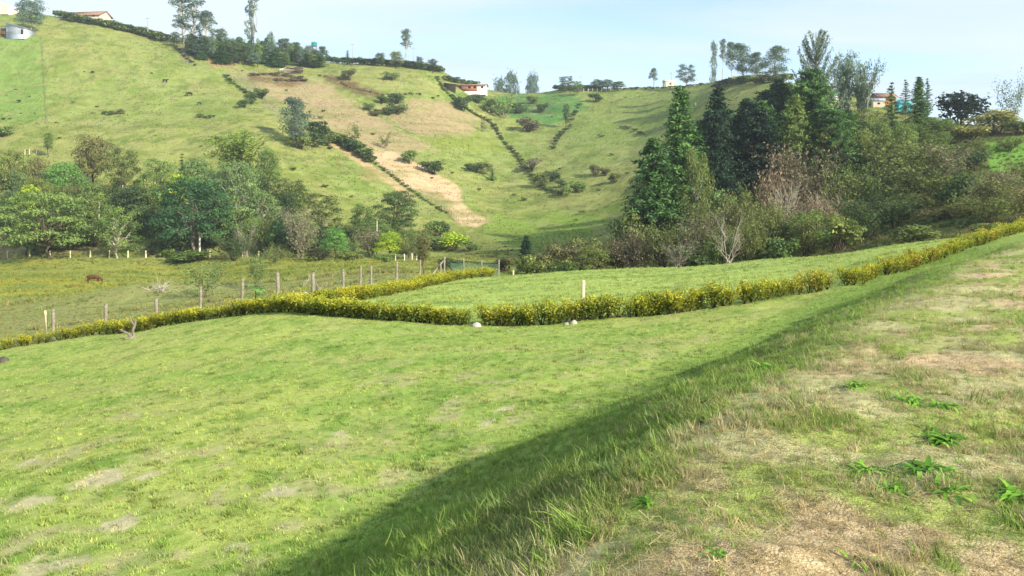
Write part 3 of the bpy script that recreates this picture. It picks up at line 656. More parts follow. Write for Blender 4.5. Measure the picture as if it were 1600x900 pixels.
for r in [
 ('shrub_0','lime','bark',702,354,392,66,'bright yellow-green bush right of the thin-stemmed young tree'),
 ('shrub_1','mid','bark',735,372,392,38,'mid-green bush right of the bright yellow-green bush'),
 ('shrub_2','dark','dark',700,402,422,60,'dark bush behind the wooden gate'),
 ('shrub_3','brown','dark',790,398,424,60,'dark brown bush right of the green mesh fence'),
 ('shrub_0','mid','bark',600,392,410,40,'low mid-green bush under the round yellow-green tree'),
 ('shrub_1','olive','bark',545,388,410,46,'low olive bush right under the small emerald tree'),
 ('shrub_2','brown','dark',500,384,408,50,'low brown bush left under the small emerald tree'),
 ('shrub_3','mid','bark',300,388,408,90,'low green undergrowth bush beneath the big deep green tree'),
 ('shrub_1','mid','bark',262,384,404,26,'very small green bush beside the white posts, left of the big deep green tree'),
 ('shrub_0','mid','bark',0,190,214,42,'dark bush at the left edge on the open hillside'),
]:
    shrub('bush', *r[:3], *r[3:5], yb=r[5], w=r[6], label=r[7])
# loose single trees and shrubs on the hillsides
for r in [
 ('hillside_tree','full_gum','gum','grey',465,150,232,56,'dark grey-green tree standing alone at mid slope, top of the bare track'),
 ('hillside_tree','slim_1','mid','bark',76,207,246,18,'tiny slender tree on the slope above the brown-olive trees'),
 ('hillside_tree','sprig_0','olive','grey',600,205,232,20,'sparse sapling on the brown cleared slope, right of the hedgerow'),
 ('hillside_tree','sprig_0','olive','grey',555,188,226,30,'green sapling at the upper end of the hedgerow by the bare track'),
 ('hillside_tree','sprig_0','scrub','grey',755,182,206,16,'small leafless sapling beside the dark hedge line in the centre'),
 ('hillside_tree','sprig_0','mid','grey',785,140,186,38,'open-branched tree in the bright green crop below the white house'),
 ('hillside_tree','slim_0','dark','dark',885,162,200,14,'small dark slender tree below the bright green crop'),
 ('hillside_tree','thin_conifer','fir','dark',769,262,284,14,'tiny conifer on the open slope right of the bare soil track'),
]:
    plant(*r[:6], yb=r[6], w=r[7], label=r[8], group='single trees on the far slopes')
for r in [
 ('shrub_0','mid','dark',490,206,232,70,'dark bush at the foot of the lone mid-slope tree'),
 ('shrub_1','dark','dark',598,146,168,64,'dark green scrub clump in the middle of the brown cleared slope'),
 ('shrub_2','brown','dark',605,164,186,56,'brown scrub clump just under the dark one on the brown cleared slope'),
 ('shrub_3','brown','dark',545,104,126,34,'brown bush at the top of the cleared slope'),
 ('shrub_0','mid','dark',612,108,126,30,'dark bush near the top of the slope left of the white house'),
 ('shrub_1','purple','dark',826,178,206,40,'purple-brown bush on the slope below the bright green crop'),
 ('shrub_2','mid','bark',640,232,256,34,'dark grey-green bush right of the top of the bare soil track'),
 ('shrub_3','dark','dark',675,246,272,44,'dark bush right of the bare soil track'),
 ('shrub_0','lime','bark',745,252,276,48,'yellow-green bush on the open slope right of the track'),
 ('shrub_1','mid','bark',898,278,300,48,'green bush on the slope left of the tall conifers'),
 ('shrub_2','brown','dark',945,260,280,50,'brownish low bush left of the tall conifers'),
 ('shrub_3','mid','bark',860,262,288,56,'olive scrub beside the dark hedge line end'),
 ('shrub_1','scrub','dark',830,242,268,40,'grey-brown bush at the bend of the dark hedge line'),
 ('shrub_0','mid','dark',745,142,168,70,'dark scrub just below the white house'),
 ('shrub_2','mid','bark',830,148,170,60,'mid-green scrub at the upper edge of the bright green crop'),
 ('shrub_3','dark','dark',930,142,160,26,'dark bush right of the bright green crop'),
 ('lowbush_0','olive','dark',325,176,184,30,'dark patch of low scrub on the left pasture hill, below the black cows'),
 ('lowbush_1','olive','dark',175,172,182,34,'low brown scrub patch in the middle of the left pasture hill'),
 ('lowbush_0','mid','dark',395,140,164,50,'low green scrub by the grey path on the left hill'),
]:
    hp = r[5] - r[4]; k = int(round(r[6] / (hp * 1.25)))
    if k <= 1: shrub('hillside_shrub', *r[:3], *r[3:5], yb=r[5], w=r[6], label=r[7], group='bushes on the far slopes')
    else:
        for i in range(k + 1):
            dx = (i / k - .5) * (r[6] - hp) + random.uniform(-2, 2); dy = random.uniform(-.35, .35) * hp; f = random.uniform(.65, 1.15)
            shrub('hillside_shrub', random.choice(['shrub_0', 'shrub_1', 'shrub_2', 'shrub_3']), random.choice([r[1], r[1], 'olive', 'dark']), r[2], r[3] + dx, r[5] + dy - hp * f, yb=r[5] + dy, w=hp * f * random.uniform(1.1, 1.6), label=r[7], group='clump: ' + r[7])
def hedgerow(name, P, n, h, leafs, label, cat='hedgerow', w=1.6):
    "a wild hedge of many bushes grown into one another"
    P = np.array(P, float); s = np.concatenate([[0], np.cumsum(np.hypot(*np.diff(P, axis=0).T))]); root = None
    for i in range(n):
        q = s[-1] * (i + random.random() * .6) / n; p = ray(np.interp(q, s, P[:, 0]), np.interp(q, s, P[:, 1]))
        if root is None: root = empty(name, p, 0, label, cat); o0 = Vector(p)
        tw, cr, uw = PROTO['lowbush_%d' % (i % 2)]
        b = link_mesh('bush', cr, root, LM[leafs[i % len(leafs)]]); b.location = Vector(p) - o0; k = h * random.uniform(.6, 1.3); b.scale = (k * w, k * w, k); b.rotation_euler = (0, 0, random.random() * 6.28)
    return root
hedgerow('hedgerow', [(492,206),(520,222),(548,234),(582,256)], 34, 3.6, ['dark', 'mid', 'olive'], 'dark green wild hedgerow running down along the bare track')
hedgerow('hedgerow', [(588,258),(620,282),(660,312),(700,336)], 30, .9, ['mid', 'olive', 'olive'], 'low scruffy growth along the fence beside the bare soil track')
hedgerow('hedgerow', [(682,122),(692,140),(720,166),(745,182),(768,194),(786,222),(812,250),(826,272),(852,298),(880,306)], 110, 1.5, ['dark', 'brown', 'mid'], 'long dark hedge line descending the middle of the far slope')
hedgerow('hedgerow', [(905,165),(890,200),(872,218),(862,236)], 18, 1.8, ['brown', 'dark'], 'short dark hedge line below the bright green crop')
hedgerow('hedgerow', [(272,74),(290,92),(306,104)], 12, 1.3, ['dark', 'brown'], 'dark bank growth beside the grey path at the top of the left hill')
hedgerow('hedgerow', [(352,122),(372,138),(400,156)], 14, 1.5, ['dark', 'mid'], 'dark growth along the lower grey path on the left hill')
hedgerow('hedgerow', [(970,200),(990,204),(1008,214)], 10, 1.3, ['brown'], 'short dark scarp growth on the slope left of the tall conifers')
hedgerow('hedgerow', [(75,22),(110,32),(150,40),(190,49),(225,56),(258,66)], 90, 3.6, ['dark', 'mid', 'olive'], 'dark hedge along the ridge at the upper left')
hedgerow('hedgerow', [(500,97),(540,100),(590,102),(640,106),(690,114)], 90, 3.4, ['dark', 'dark', 'mid'], 'dark hedge along the ridge left of the white house')
hedgerow('hedgerow', [(700,128),(760,138),(820,140),(880,142),(940,142)], 80, 3.2, ['dark', 'mid', 'olive'], 'hedge along the ridge behind the white house')
hedgerow('hedgerow', [(940,142),(1010,140),(1060,138),(1110,133),(1160,126)], 36, 1.5, ['brown', 'dark'], 'low dark growth under the ridge fence in the centre')
hedgerow('hedgerow', [(1120,140),(1150,132),(1190,130),(1230,128)], 34, 3.0, ['dark', 'brown', 'mid'], 'dark scrub below the row of gum trees on the right ridge')
hedgerow('hedgerow', [(500,120),(520,124),(545,138),(600,150),(660,148)], 30, .9, ['rust', 'brown'], 'rust-brown heap of cleared brush across the brown slope')
hedgerow('hedgerow', [(392,120),(420,118),(450,120),(478,128),(430,128)], 32, 1.5, ['rust', 'brown', 'scrub'], 'rust-brown heap of cut brush at the top of the cleared slope')
# small scattered shrubs on the open grass
k = 0
for i in range(400):
    x = random.uniform(0, 1000); y = random.uniform(110, 400)
    p = ray(x, y)
    if p[1] < 175 or p[1] > 400: continue
    if vnoise(np.array([p[0] / 18.]), np.array([p[1] / 18.]), 5)[0] < .52: continue
    k += 1
    if k > 110: break
    tw, cr, uw = PROTO['lowbush_%d' % (i % 2)]
    lf = random.choice(['dark', 'mid', 'olive', 'brown']); o = link_mesh('scattered_shrub', cr, None, LM[lf]); o.location = (p[0], p[1], p[2] - .05)
    h = random.uniform(.5, 1.5); o.scale = (h * 1.5, h * 1.5, h); o.rotation_euler = (0, 0, random.random() * 6)
    tag(o, 'small ' + TONE[lf] + ' shrub dotted alone on the open grass of the far slopes', 'shrub', 'small ' + TONE[lf] + ' shrubs scattered over the far slopes')

# ridge trees
RG = 'trees along the ridge line'
for r in [
 ('ridge_tree','round_0','gum','grey',48,-2,56,48,'grey rounded tree beside the metal-roofed shed at the upper left'),
 ('gum_tree','gum_1','gum','pale',284,-2,70,56,'tallest broad gum tree on the left ridge'),
 ('gum_tree','gum_0','gum','pale',322,16,74,36,'shorter gum tree right of the tallest gum on the left ridge'),
 ('gum_tree','sparse_gum','gum','grey',386,-6,84,44,'very tall sparse gum tree with see-through crown on the left ridge'),
 ('ridge_tree','slim_1','dark','grey',346,44,84,24,'dark tree below and right of the shorter gum on the left ridge'),
 ('ridge_tree','round_1','dark','dark',300,54,86,34,'dark tree under the tallest gum on the left ridge'),
 ('ridge_tree','slim_0','dark','dark',274,50,74,22,'dark narrow tree left under the tallest gum on the left ridge'),
 ('gum_tree','gum_2','gum','grey',428,50,92,24,'small-topped gum tree in the middle of the dark tree belt on the left ridge'),
 ('gum_tree','gum_2','gum','pale',633,44,104,26,'lone gum tree with rounded crown on the bare ridge left of centre'),
 ('ridge_tree','round_2','olive','dark',619,80,108,24,'dark round tree at the foot of the lone gum tree'),
 ('ridge_tree','slim_0','dark','dark',655,88,110,14,'first small dark tree right of the lone gum tree'),
 ('ridge_tree','slim_1','dark','dark',676,92,114,20,'second small dark tree right of the lone gum, above the dark hedge line'),
 ('ridge_tree','round_0','dark','dark',594,82,104,18,'small dark tree left of the dark round ridge tree'),
 ('conifer_tree','thin_conifer','fir','dark',543,78,102,12,'tiny conifer on the ridge left of the lone gum tree'),
 ('ridge_tree','round_1','dark','grey',800,112,140,34,'small tree with rounded top on the ridge right of the white house'),
 ('ridge_tree','round_2','gum','grey',832,114,142,30,'small grey tree beside the far orange-roofed house'),
 ('ridge_tree','olive_0','dark','grey',885,118,144,28,'dark spreading tree on the ridge right of the far small house'),
 ('ridge_tree','olive_1','mid','grey',902,126,150,18,'mid-green bushy tree at the right end of the bright green crop'),
 ('ridge_tree','round_0','dark','dark',934,124,143,26,'first dark low tree on the middle ridge fence'),
 ('ridge_tree','round_1','dark','dark',950,124,142,24,'second dark low tree on the middle ridge fence'),
 ('ridge_tree','round_2','dark','dark',966,127,142,26,'third dark low tree on the middle ridge fence'),
 ('gum_tree','gum_0','gum','grey',1022,106,139,18,'small upright gum tree alone on the middle ridge'),
 ('ridge_tree','olive_0','gum','grey',1072,99,136,32,'leaning grey-green tree alone on the middle ridge'),
 ('gum_tree','gum_2','gum','pale',1116,64,128,18,'first pale-stemmed gum tree of the row on the right ridge'),
 ('gum_tree','gum_2','gum','pale',1129,60,127,18,'second pale-stemmed gum tree of the row on the right ridge'),
 ('gum_tree','gum_0','gum','pale',1144,65,126,22,'third gum tree of the row on the right ridge'),
 ('gum_tree','full_gum','gum','grey',1163,66,125,42,'broad full-crowned gum tree on the right ridge'),
 ('gum_tree','full_gum','gum','grey',1182,82,124,34,'shorter full gum tree right of the broad one on the right ridge'),
 ('gum_tree','full_gum','gum','pale',1208,70,128,46,'last gum tree of the ridge row, beside the spiky pine'),
 ('ridge_tree','round_1','dark','grey',780,122,142,28,'low dark tree just right of the white house'),
]:
    plant(*r[:6], yb=r[6], w=r[7], label=r[8], group=RG)
# dark belt right of the gums on the left ridge
rr = random.Random(4)
for i in range(64):
    x = 298 + 206 * (i + .5) / 64; yb = np.interp(x, [300, 400, 500], [92, 104, 104]) + rr.uniform(-8, 3)
    kd, lf = rr.choice([('thin_conifer', 'fir'), ('cypress_0', 'fir'), ('slim_0', 'dark'), ('slim_1', 'mid'), ('round_0', 'gum'), ('spruce_0', 'fir'), ('gum_0', 'gum')])
    plant('belt_tree', kd, lf, 'dark', x, yb - rr.uniform(24, 44) * (1 if x < 450 else .8), yb=yb, w=rr.uniform(18, 30), label=kindly(kd, lf, 'in the dense belt on the left ridge'), group=kindly(kd, lf, 'of the left ridge belt'))

# right hand wood
WD = 'trees of the dark wood on the right'
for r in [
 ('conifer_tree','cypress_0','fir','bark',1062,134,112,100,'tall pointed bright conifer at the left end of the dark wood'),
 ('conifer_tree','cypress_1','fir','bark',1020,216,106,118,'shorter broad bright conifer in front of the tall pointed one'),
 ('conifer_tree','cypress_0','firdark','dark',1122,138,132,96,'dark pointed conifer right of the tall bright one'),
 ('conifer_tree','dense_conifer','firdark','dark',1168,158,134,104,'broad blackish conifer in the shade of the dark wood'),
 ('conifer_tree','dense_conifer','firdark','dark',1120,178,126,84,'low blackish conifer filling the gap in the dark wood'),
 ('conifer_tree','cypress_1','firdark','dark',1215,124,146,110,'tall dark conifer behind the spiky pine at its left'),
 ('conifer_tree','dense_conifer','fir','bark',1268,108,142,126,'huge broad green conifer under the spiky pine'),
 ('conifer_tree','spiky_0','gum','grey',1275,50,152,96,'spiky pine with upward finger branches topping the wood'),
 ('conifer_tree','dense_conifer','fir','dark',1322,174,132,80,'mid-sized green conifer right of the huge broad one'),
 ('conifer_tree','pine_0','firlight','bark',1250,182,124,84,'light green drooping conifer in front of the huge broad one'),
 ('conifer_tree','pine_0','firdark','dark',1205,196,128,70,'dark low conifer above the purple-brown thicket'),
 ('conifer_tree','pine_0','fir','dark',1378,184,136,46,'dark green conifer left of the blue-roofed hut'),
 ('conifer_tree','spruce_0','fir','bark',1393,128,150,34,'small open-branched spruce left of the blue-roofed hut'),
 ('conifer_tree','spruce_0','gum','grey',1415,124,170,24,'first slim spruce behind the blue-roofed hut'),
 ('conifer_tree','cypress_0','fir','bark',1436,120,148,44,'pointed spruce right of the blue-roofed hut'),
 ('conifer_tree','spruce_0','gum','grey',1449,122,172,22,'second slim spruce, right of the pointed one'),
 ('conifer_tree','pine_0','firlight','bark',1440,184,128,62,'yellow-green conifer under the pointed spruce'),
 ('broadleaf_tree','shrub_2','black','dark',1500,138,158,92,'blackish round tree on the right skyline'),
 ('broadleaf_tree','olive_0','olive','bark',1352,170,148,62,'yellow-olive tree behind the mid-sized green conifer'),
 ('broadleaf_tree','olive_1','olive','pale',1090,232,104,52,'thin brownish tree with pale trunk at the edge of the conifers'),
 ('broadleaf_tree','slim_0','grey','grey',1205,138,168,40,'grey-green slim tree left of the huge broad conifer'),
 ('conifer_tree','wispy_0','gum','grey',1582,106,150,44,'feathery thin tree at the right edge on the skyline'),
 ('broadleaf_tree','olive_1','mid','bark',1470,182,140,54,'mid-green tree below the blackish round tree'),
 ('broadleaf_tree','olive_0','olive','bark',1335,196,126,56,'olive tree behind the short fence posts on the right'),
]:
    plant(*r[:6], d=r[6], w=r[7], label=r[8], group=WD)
plant('bamboo_clump','bamboo_0','gum','pale',1320,80,d=158,w=46,label='upright bamboo clump right of the spiky pine',cat='bamboo',parts=('culms','foliage'))
plant('bamboo_clump','bamboo_1','gum','pale',1346,86,d=156,w=62,label='bamboo clump leaning right on the right skyline',cat='bamboo',parts=('culms','foliage'))
SCR = 'thickets in the gully below the wood'
for r in [
 ('twiggy_0','purple','grey',1255,222,112,112,'broad purple-brown thicket below the huge conifer'),
 ('twiggy_1','rust','grey',1212,236,106,70,'rusty grey thicket left of the broad purple-brown one'),
 ('greytwig_0','scrub','pale',1225,268,98,66,'pale grey leafless thicket in the middle of the gully'),
 ('twiggy_2','rust','pale',1280,286,92,70,'pinkish-brown rounded tree with pale trunk in the gully'),
 ('twiggy_0','olive','dark',1318,258,100,84,'olive thicket right of the pinkish-brown tree'),
 ('twiggy_1','olive','grey',1175,282,96,66,'olive thicket left of the pale leafless one'),
 ('twiggy_2','olive','dark',1420,206,112,120,'large olive-brown thicket right of the short fence posts'),
 ('twiggy_0','olive','dark',1445,252,96,130,'largest yellow-brown thicket on the right slope'),
 ('twiggy_1','mid','grey',1372,252,100,80,'green thicket under the short fence posts'),
 ('twiggy_2','olive','dark',1505,262,92,90,'olive thicket beside the small bright field on the right'),
 ('twiggy_0','brown','dark',1560,292,80,96,'dark brown thicket at the right edge above the hedge end'),
 ('twiggy_1','olive','dark',1520,306,78,80,'olive-brown thicket left of the right-edge one'),
 ('twiggy_2','dark','dark',1400,300,88,90,'dark green thicket in the shade of the right slope'),
 ('twiggy_0','dark','dark',1345,306,86,76,'dark green thicket low in the shaded gully'),
 ('twiggy_1','brown','dark',1470,318,80,80,'brown thicket low on the shaded right slope'),
 ('twiggy_1','purple','grey',985,348,86,76,'purple-grey thicket just behind the field crest'),
 ('twiggy_2','olive','grey',1035,336,86,76,'olive thicket behind the field crest, below the broad conifer'),
 ('twiggy_0','scrub','grey',1085,330,84,66,'grey-brown thicket left of the dead white tree'),
 ('twiggy_2','olive','grey',1170,322,80,64,'olive thicket right of the dead white tree'),
 ('greytwig_0','scrub','pale',1060,368,78,56,'low pale twiggy thicket at the field crest'),
 ('twiggy_1','mid','grey',1120,350,82,62,'dull green thicket behind the dead white tree'),
 ('twiggy_0','olive','dark',1260,330,82,60,'olive thicket under the pinkish-brown tree'),
 ('twiggy_2','olive','grey',1205,300,90,70,'olive thicket above the pale green bush'),
 ('twiggy_1','brown','dark',1130,296,100,70,'brown thicket under the blackish conifers'),
 ('twiggy_0','olive','dark',1100,306,94,60,'olive thicket at the foot of the thin pale-trunked tree'),
 ('twiggy_2','brown','dark',1590,330,62,70,'brown thicket in the right-hand corner above the hedge'),
 ('twiggy_1','olive','grey',1360,218,122,66,'olive thicket just above the short fence posts'),
 ('twiggy_0','scrub','grey',1480,222,108,70,'grey-olive thicket left of the small bright field'),
]:
    r = (*r[:2], 'bark' if r[2] == 'grey' else r[2], *r[3:])
    plant('thicket', *r[:5], d=r[5], w=r[6], label=r[7], group=SCR, cat='thicket', parts=('branches', 'foliage'))
plant('dead_tree','bare_0','grey','pale',1138,322,d=78,w=62,label='dead white leafless tree just behind the field crest',cat='dead tree',parts=('branches','crown'))
for r in [
 ('shrub_0','olive','dark',910,352,98,64,'dark olive bush behind the left end of the field crest'),
 ('shrub_1','brown','dark',868,372,96,60,'brown-olive bush left of the dark olive one behind the field'),
 ('shrub_2','olive','dark',985,324,104,66,'yellow-olive bush at the foot of the broad conifer'),
 ('shrub_3','mid','bark',1225,362,76,58,'pale grey-green bush at the field crest'),
 ('shrub_0','mid','bark',1305,346,80,60,'mid-green bush right of the pale grey-green one'),
 ('shrub_1','olive','dark',830,388,94,50,'olive bush at the left tip of the field crest'),
 ('shrub_2','brown','dark',935,378,88,64,'brown bush directly behind the field crest'),
 ('shrub_3','purple','dark',965,366,90,56,'purple-brown bush behind the field crest'),
 ('shrub_0','mid','bark',875,398,88,50,'low green bush at the left part of the field crest'),
 ('shrub_1','grey','bark',1118,280,108,60,'grey-green bush at the foot of the blackish conifers'),
 ('shrub_2','olive','dark',1430,348,66,80,'low olive bush on the dark bare slope'),
 ('shrub_3','olive','dark',1540,344,58,60,'low yellow-olive bush above the hedge end'),
 ('shrub_1','mid','bark',1330,342,84,44,'small green bush on the dark shaded slope'),
 ('shrub_2','straw','bark',1560,168,142,90,'yellowish tall maize-like growth on the right skyline'),
 ('shrub_3','straw','bark',1515,190,136,66,'yellowish tall growth above the small bright field'),
 ('shrub_0','olive','bark',1600,178,138,70,'olive-yellow growth at the right edge of the skyline'),
 ('shrub_1','olive','bark',1340,131,226,50,'olive bush under the leaning bamboo clump'),
 ('shrub_2','mid','bark',1362,154,196,56,'mid-green bush below the brown-roofed house'),
 ('shrub_3','olive','bark',1294,140,232,40,'olive bush left of the small turquoise roof'),
]:
    shrub('bush', *r[:3], *r[3:5], d=r[5], w=r[6], label=r[7])
rr = random.Random(12)
for i in range(38):
    x = rr.uniform(1085, 1340); d = rr.uniform(124, 158); top = np.interp(x, [1085, 1120, 1160, 1200, 1240, 1300, 1340], [180, 158, 150, 138, 120, 140, 165]) + rr.uniform(0, 40)
    if x > 1280: top = max(top, 172)
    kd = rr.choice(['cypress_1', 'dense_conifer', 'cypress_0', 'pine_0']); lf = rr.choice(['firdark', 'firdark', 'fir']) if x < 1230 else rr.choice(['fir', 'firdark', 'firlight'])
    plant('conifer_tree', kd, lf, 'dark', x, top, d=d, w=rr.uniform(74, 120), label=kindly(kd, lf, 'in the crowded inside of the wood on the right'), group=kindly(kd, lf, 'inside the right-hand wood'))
for i in range(22):
    x = rr.uniform(1290, 1490); d = rr.uniform(118, 150); top = np.interp(x, [1290, 1340, 1400, 1490], [160, 165, 160, 175]) + rr.uniform(6, 44)
    if 1286 < x < 1334 or 1384 < x < 1432: top = max(top, 176 if x < 1350 else 192)
    kd, lf = rr.choice([('pine_0', 'fir'), ('cypress_1', 'firlight'), ('olive_0', 'olive'), ('round_1', 'mid'), ('dense_conifer', 'fir'), ('olive_1', 'mid')])
    plant('hillside_tree', kd, lf, 'bark', x, top, d=d, w=rr.uniform(40, 66), label=kindly(kd, lf, 'in the mixed growth below the turquoise-roofed huts'), group=kindly(kd, lf, 'below the turquoise huts'))
rr = random.Random(9)
for i in range(90):
    x = 2 + 690 * ((i + rr.random()) / 90); yb = rr.uniform(330, 400) if x < 480 else rr.uniform(372, 402)
    if 195 < x < 240 and yb > 355: yb -= 30
    kd, lf = rr.choice([('olive_0', 'olive'), ('olive_1', 'mid'), ('round_0', 'dark'), ('round_1', 'mid'), ('twiggy_0', 'olive'), ('twiggy_2', 'brown'), ('shrub_0', 'dark'), ('shrub_2', 'mid'), ('olive_1', 'mid')])
    hh = rr.uniform(34, 60) * (1 if x < 480 else .6)
    plant('understory_tree', kd, lf, 'dark', x, yb - hh, yb=yb, w=rr.uniform(38, 62) * (1 if x < 480 else .75), label='small ' + kindly(kd, lf, 'among the bigger trees at the foot of the left hill'), group='small ' + kindly(kd, lf, 'below the left hill'))
for i in range(74):
    x = rr.uniform(880, 1610); c = float(crest_y(x)); d = rr.uniform(c + 12, 126)
    if 1335 < x < 1490 and d < 88: continue
    if x < 990 and d > 105: continue
    kd, lf = rr.choice([('twiggy_0', 'brown'), ('twiggy_1', 'scrub'), ('twiggy_2', 'olive'), ('shrub_1', 'dark'), ('shrub_3', 'olive'), ('olive_0', 'olive'), ('olive_1', 'mid'), ('twiggy_2', 'olive')])
    px_, py_, pz_ = ground(x, d); hh = rr.uniform(2.6, 5.0); yt = HZ - F * (pz_ + hh) / py_
    plant('gully_thicket', kd, lf, 'bark', x, yt, d=d, w=rr.uniform(4.0, 6.5) / d * F, label=kindly(kd, lf, 'in the scrub of the gully below the dark wood'), group=kindly(kd, lf, 'in the gully scrub'), cat='thicket')
plant('conifer_tree','dense_conifer','firdark','dark',822,368,d=100,w=30,label='small dark conifer at the left end of the gully, behind the mesh fence',group=WD)
# ------------------------------------------------------------------ clipped hedges of yellow-green plants
def hedge_proto(name, seed, stems=6, nl=300):
    rg = np.random.default_rng(seed); t = MB(); c = MB()
    for i in range(stems):
        b = rg.normal(size=2) * .012; e = b + rg.normal(size=2) * .22; h = rg.uniform(.72, 1.0)
        P = limb(t, (b[0], b[1], -.06), (e[0], e[1], h), .022, .008, rg, 4, 5, 0, .03)
        m = nl // stems; u = .25 + .75 * rg.random(m) ** .75
        X = np.stack([np.interp(u, np.linspace(0, 1, 5), P[:, k]) for k in range(3)], 1) + rg.normal(size=(m, 3)) * np.array([.11, .11, .05]); X[:, 2] = np.maximum(X[:, 2], .08)
        nn = rg.normal(size=(m, 3)) + np.array([0, 0, .6]); nn /= np.linalg.norm(nn, axis=1)[:, None]
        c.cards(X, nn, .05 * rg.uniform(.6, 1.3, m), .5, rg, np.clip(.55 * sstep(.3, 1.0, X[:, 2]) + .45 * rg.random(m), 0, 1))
    ms = t.mesh(name + '_stems', None); ml = c.mesh(name + '_leaves', None); ms.materials.append(WM['dark']); ml.materials.append(None); return ms, ml
HP = [hedge_proto('hedge_plant_%d' % i, 300 + i, 5 + i % 3, 400 + 50 * i) for i in range(5)]
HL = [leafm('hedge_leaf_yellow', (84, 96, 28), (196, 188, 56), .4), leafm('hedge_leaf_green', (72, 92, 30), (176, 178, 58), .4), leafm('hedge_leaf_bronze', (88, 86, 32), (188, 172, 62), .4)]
def hedge(label, P, step, h0, h1, leafs, sparse=0.0, seed=1, wide=1.0):
    rg = random.Random(seed); P = np.array(P, float); s = np.concatenate([[0], np.cumsum(np.hypot(*np.diff(P, axis=0).T))]); n = int(s[-1] / step)
    x0, y0 = P[0]; root = empty('hedge', (x0, y0, gz(x0, y0)), 0, label, 'hedge', 'yellow-green hedges round the lawn and field'); o0 = root.location
    for i in range(n):
        if rg.random() < sparse: continue
        q = (i + rg.uniform(-.25, .25)) / max(1, n - 1) * s[-1]; X = float(np.interp(q, s, P[:, 0])) + rg.uniform(-.08, .08); Y = float(np.interp(q, s, P[:, 1])) + rg.uniform(-.12, .12)
        ms, ml = HP[rg.randrange(5)]; h = (h0 + (h1 - h0) * i / n) * rg.uniform(.8, 1.12) * (.9 + .22 * float(vnoise(np.array([X * .7]), np.array([Y * .7]), 91)[0])) * (.72 if rg.random() < .06 else 1)
        b = link_mesh('hedge_plant', ms, root); b.location = (X - o0.x, Y - o0.y, gz(X, Y) - .02 - o0.z)
        b.rotation_euler = (0, 0, rg.random() * 6.28); w = h * rg.uniform(.95, 1.2) * wide; b.scale = (w, w, h)
        link_mesh('foliage', ml, b, HL[leafs[rg.randrange(len(leafs))]])
def on(x0, x1, n): xs = np.linspace(x0, x1, n); return [(x, float(np.interp(x, HEDGE_X, HEDGE_Y))) for x in xs]
hedge('dense clipped yellow-green hedge left of the narrow gap', on(-10.1, -1.75, 14), .19, .78, .72, [0, 1, 1], 0, 11, 1.15)
hedge('yellow-green hedge right of the gap, running past the split wooden post', on(-1.0, 7.0, 14), .22, .80, .84, [0, 1, 1], .04, 12, 1.1)
hedge('sparse bronze-tinted hedge plants continuing up the right-hand slope to the bank', on(7.2, 27.5, 26), .32, .78, .68, [2, 0, 1, 1], .07, 13, 1.0)
hedge('low yellow hedge running back along the fence on the left side of the field', [(-10.0, 34.6)] + [tuple(p) for p in H2[1:-1]] + [(-1.9, 70.5)], .30, .72, .85, [0, 0, 1], 0, 14, 1.15)
hedge('low loose yellow hedge along the left fence of the lawn', [(-10.4, 34.2), (-12.2, 35.4), (-14.6, 36.9), (-17.3, 38.4), (-20.6, 39.8), (-26.6, 40.4), (-34, 41.4)], .30, .74, .62, [0, 0, 1], .05, 15, 1.2)

# ------------------------------------------------------------------ fences, gate, posts
POSTM = mat_plain('weathered_grey_post', lin(132, 124, 108), .9, .3, 9); POSTP = mat_plain('pale_timber_post', lin(206, 192, 150), .85, .2, 8); POSTW = mat_plain('whitewashed_post', lin(214, 208, 194), .9, .2, 5)
WIRE = mat_plain('fence_wire', lin(120, 118, 112), .5, .1, 3, .6)
def find_d(x, ytop, h, d0, d1):
    ds = np.linspace(d0, d1, 240); s = (x - 800) / F; z = zfun(s * ds, ds) + h; yy = HZ - F * z / ds
    return float(ds[np.argmin(np.abs(yy - ytop))])
def post_mb(h, r, k=6, lean=0.0):
    mb = MB(); mb.tube([(0, 0, -.25), (lean * h * .5, 0, h * .5), (lean * h, 0, h - .02), (lean * h, 0, h)], [r * 1.05, r, r * .95, r * .6], k, .5, True); return mb
def fence(name, label, P, h, r, mat, wires=3, group=None, lean=.03, cat='fence', wr=.008):
    x0, y0 = P[0][:2]; root = empty(name, (x0, y0, gz(x0, y0)), 0, label, cat, group); o0 = Vector(root.location); tops = []
    for p in P:
        hh = h * (p[2] if len(p) > 2 else random.uniform(.93, 1.07))
        o = post_mb(hh, r * random.uniform(.85, 1.15), 6, random.uniform(-lean, lean)).build('post', mat, root, True); o.location = Vector((p[0], p[1], gz(p[0], p[1]))) - o0
        tops.append((o.location.copy(), hh))
    for w in range(wires):
        f = (w + 1) / (wires + .35); mb = MB(); pts_ = [tuple(a + Vector((0, 0, hh * f))) for a, hh in tops]
        if len(pts_) > 1: mb.tube(pts_, wr, 3); mb.build('wire', WIRE, root)
    return root
def px_post(x, d): return ((x - 800) / F * d, d)
fence('fence', 'wire fence on grey wooden posts along the left hedge of the lawn', [px_post(84, 41.4), px_post(165, 40.6), px_post(245, 39.4), px_post(313, 38.0), px_post(378, 36.6), px_post(435, 35.2)], 1.55, .085, POSTM, 4)
o = post_mb(1.55, .06, 6, -.12).build('brace_post', POSTP, None, True); o.location = (*px_post(76, 41.8), gz(*px_post(76, 41.8))); tag(o, 'pale leaning brace post at the left end of the lawn fence', 'post')
fence('fence', 'wire fence on grey posts behind the low yellow hedge at the side of the field', [px_post(x, d) for x, d in [(490, 38.5), (537, 45), (563, 51), (580, 54), (620, 60), (656, 67), (694, 74)]], 1.55, .085, POSTM, 4)
FP = [px_post(x, find_d(x, 391, 1.5, 140, 168)) for x in (-30, 12, 46, 78, 110, 141, 171, 200, 228, 257, 290, 328, 356, 379, 404)]
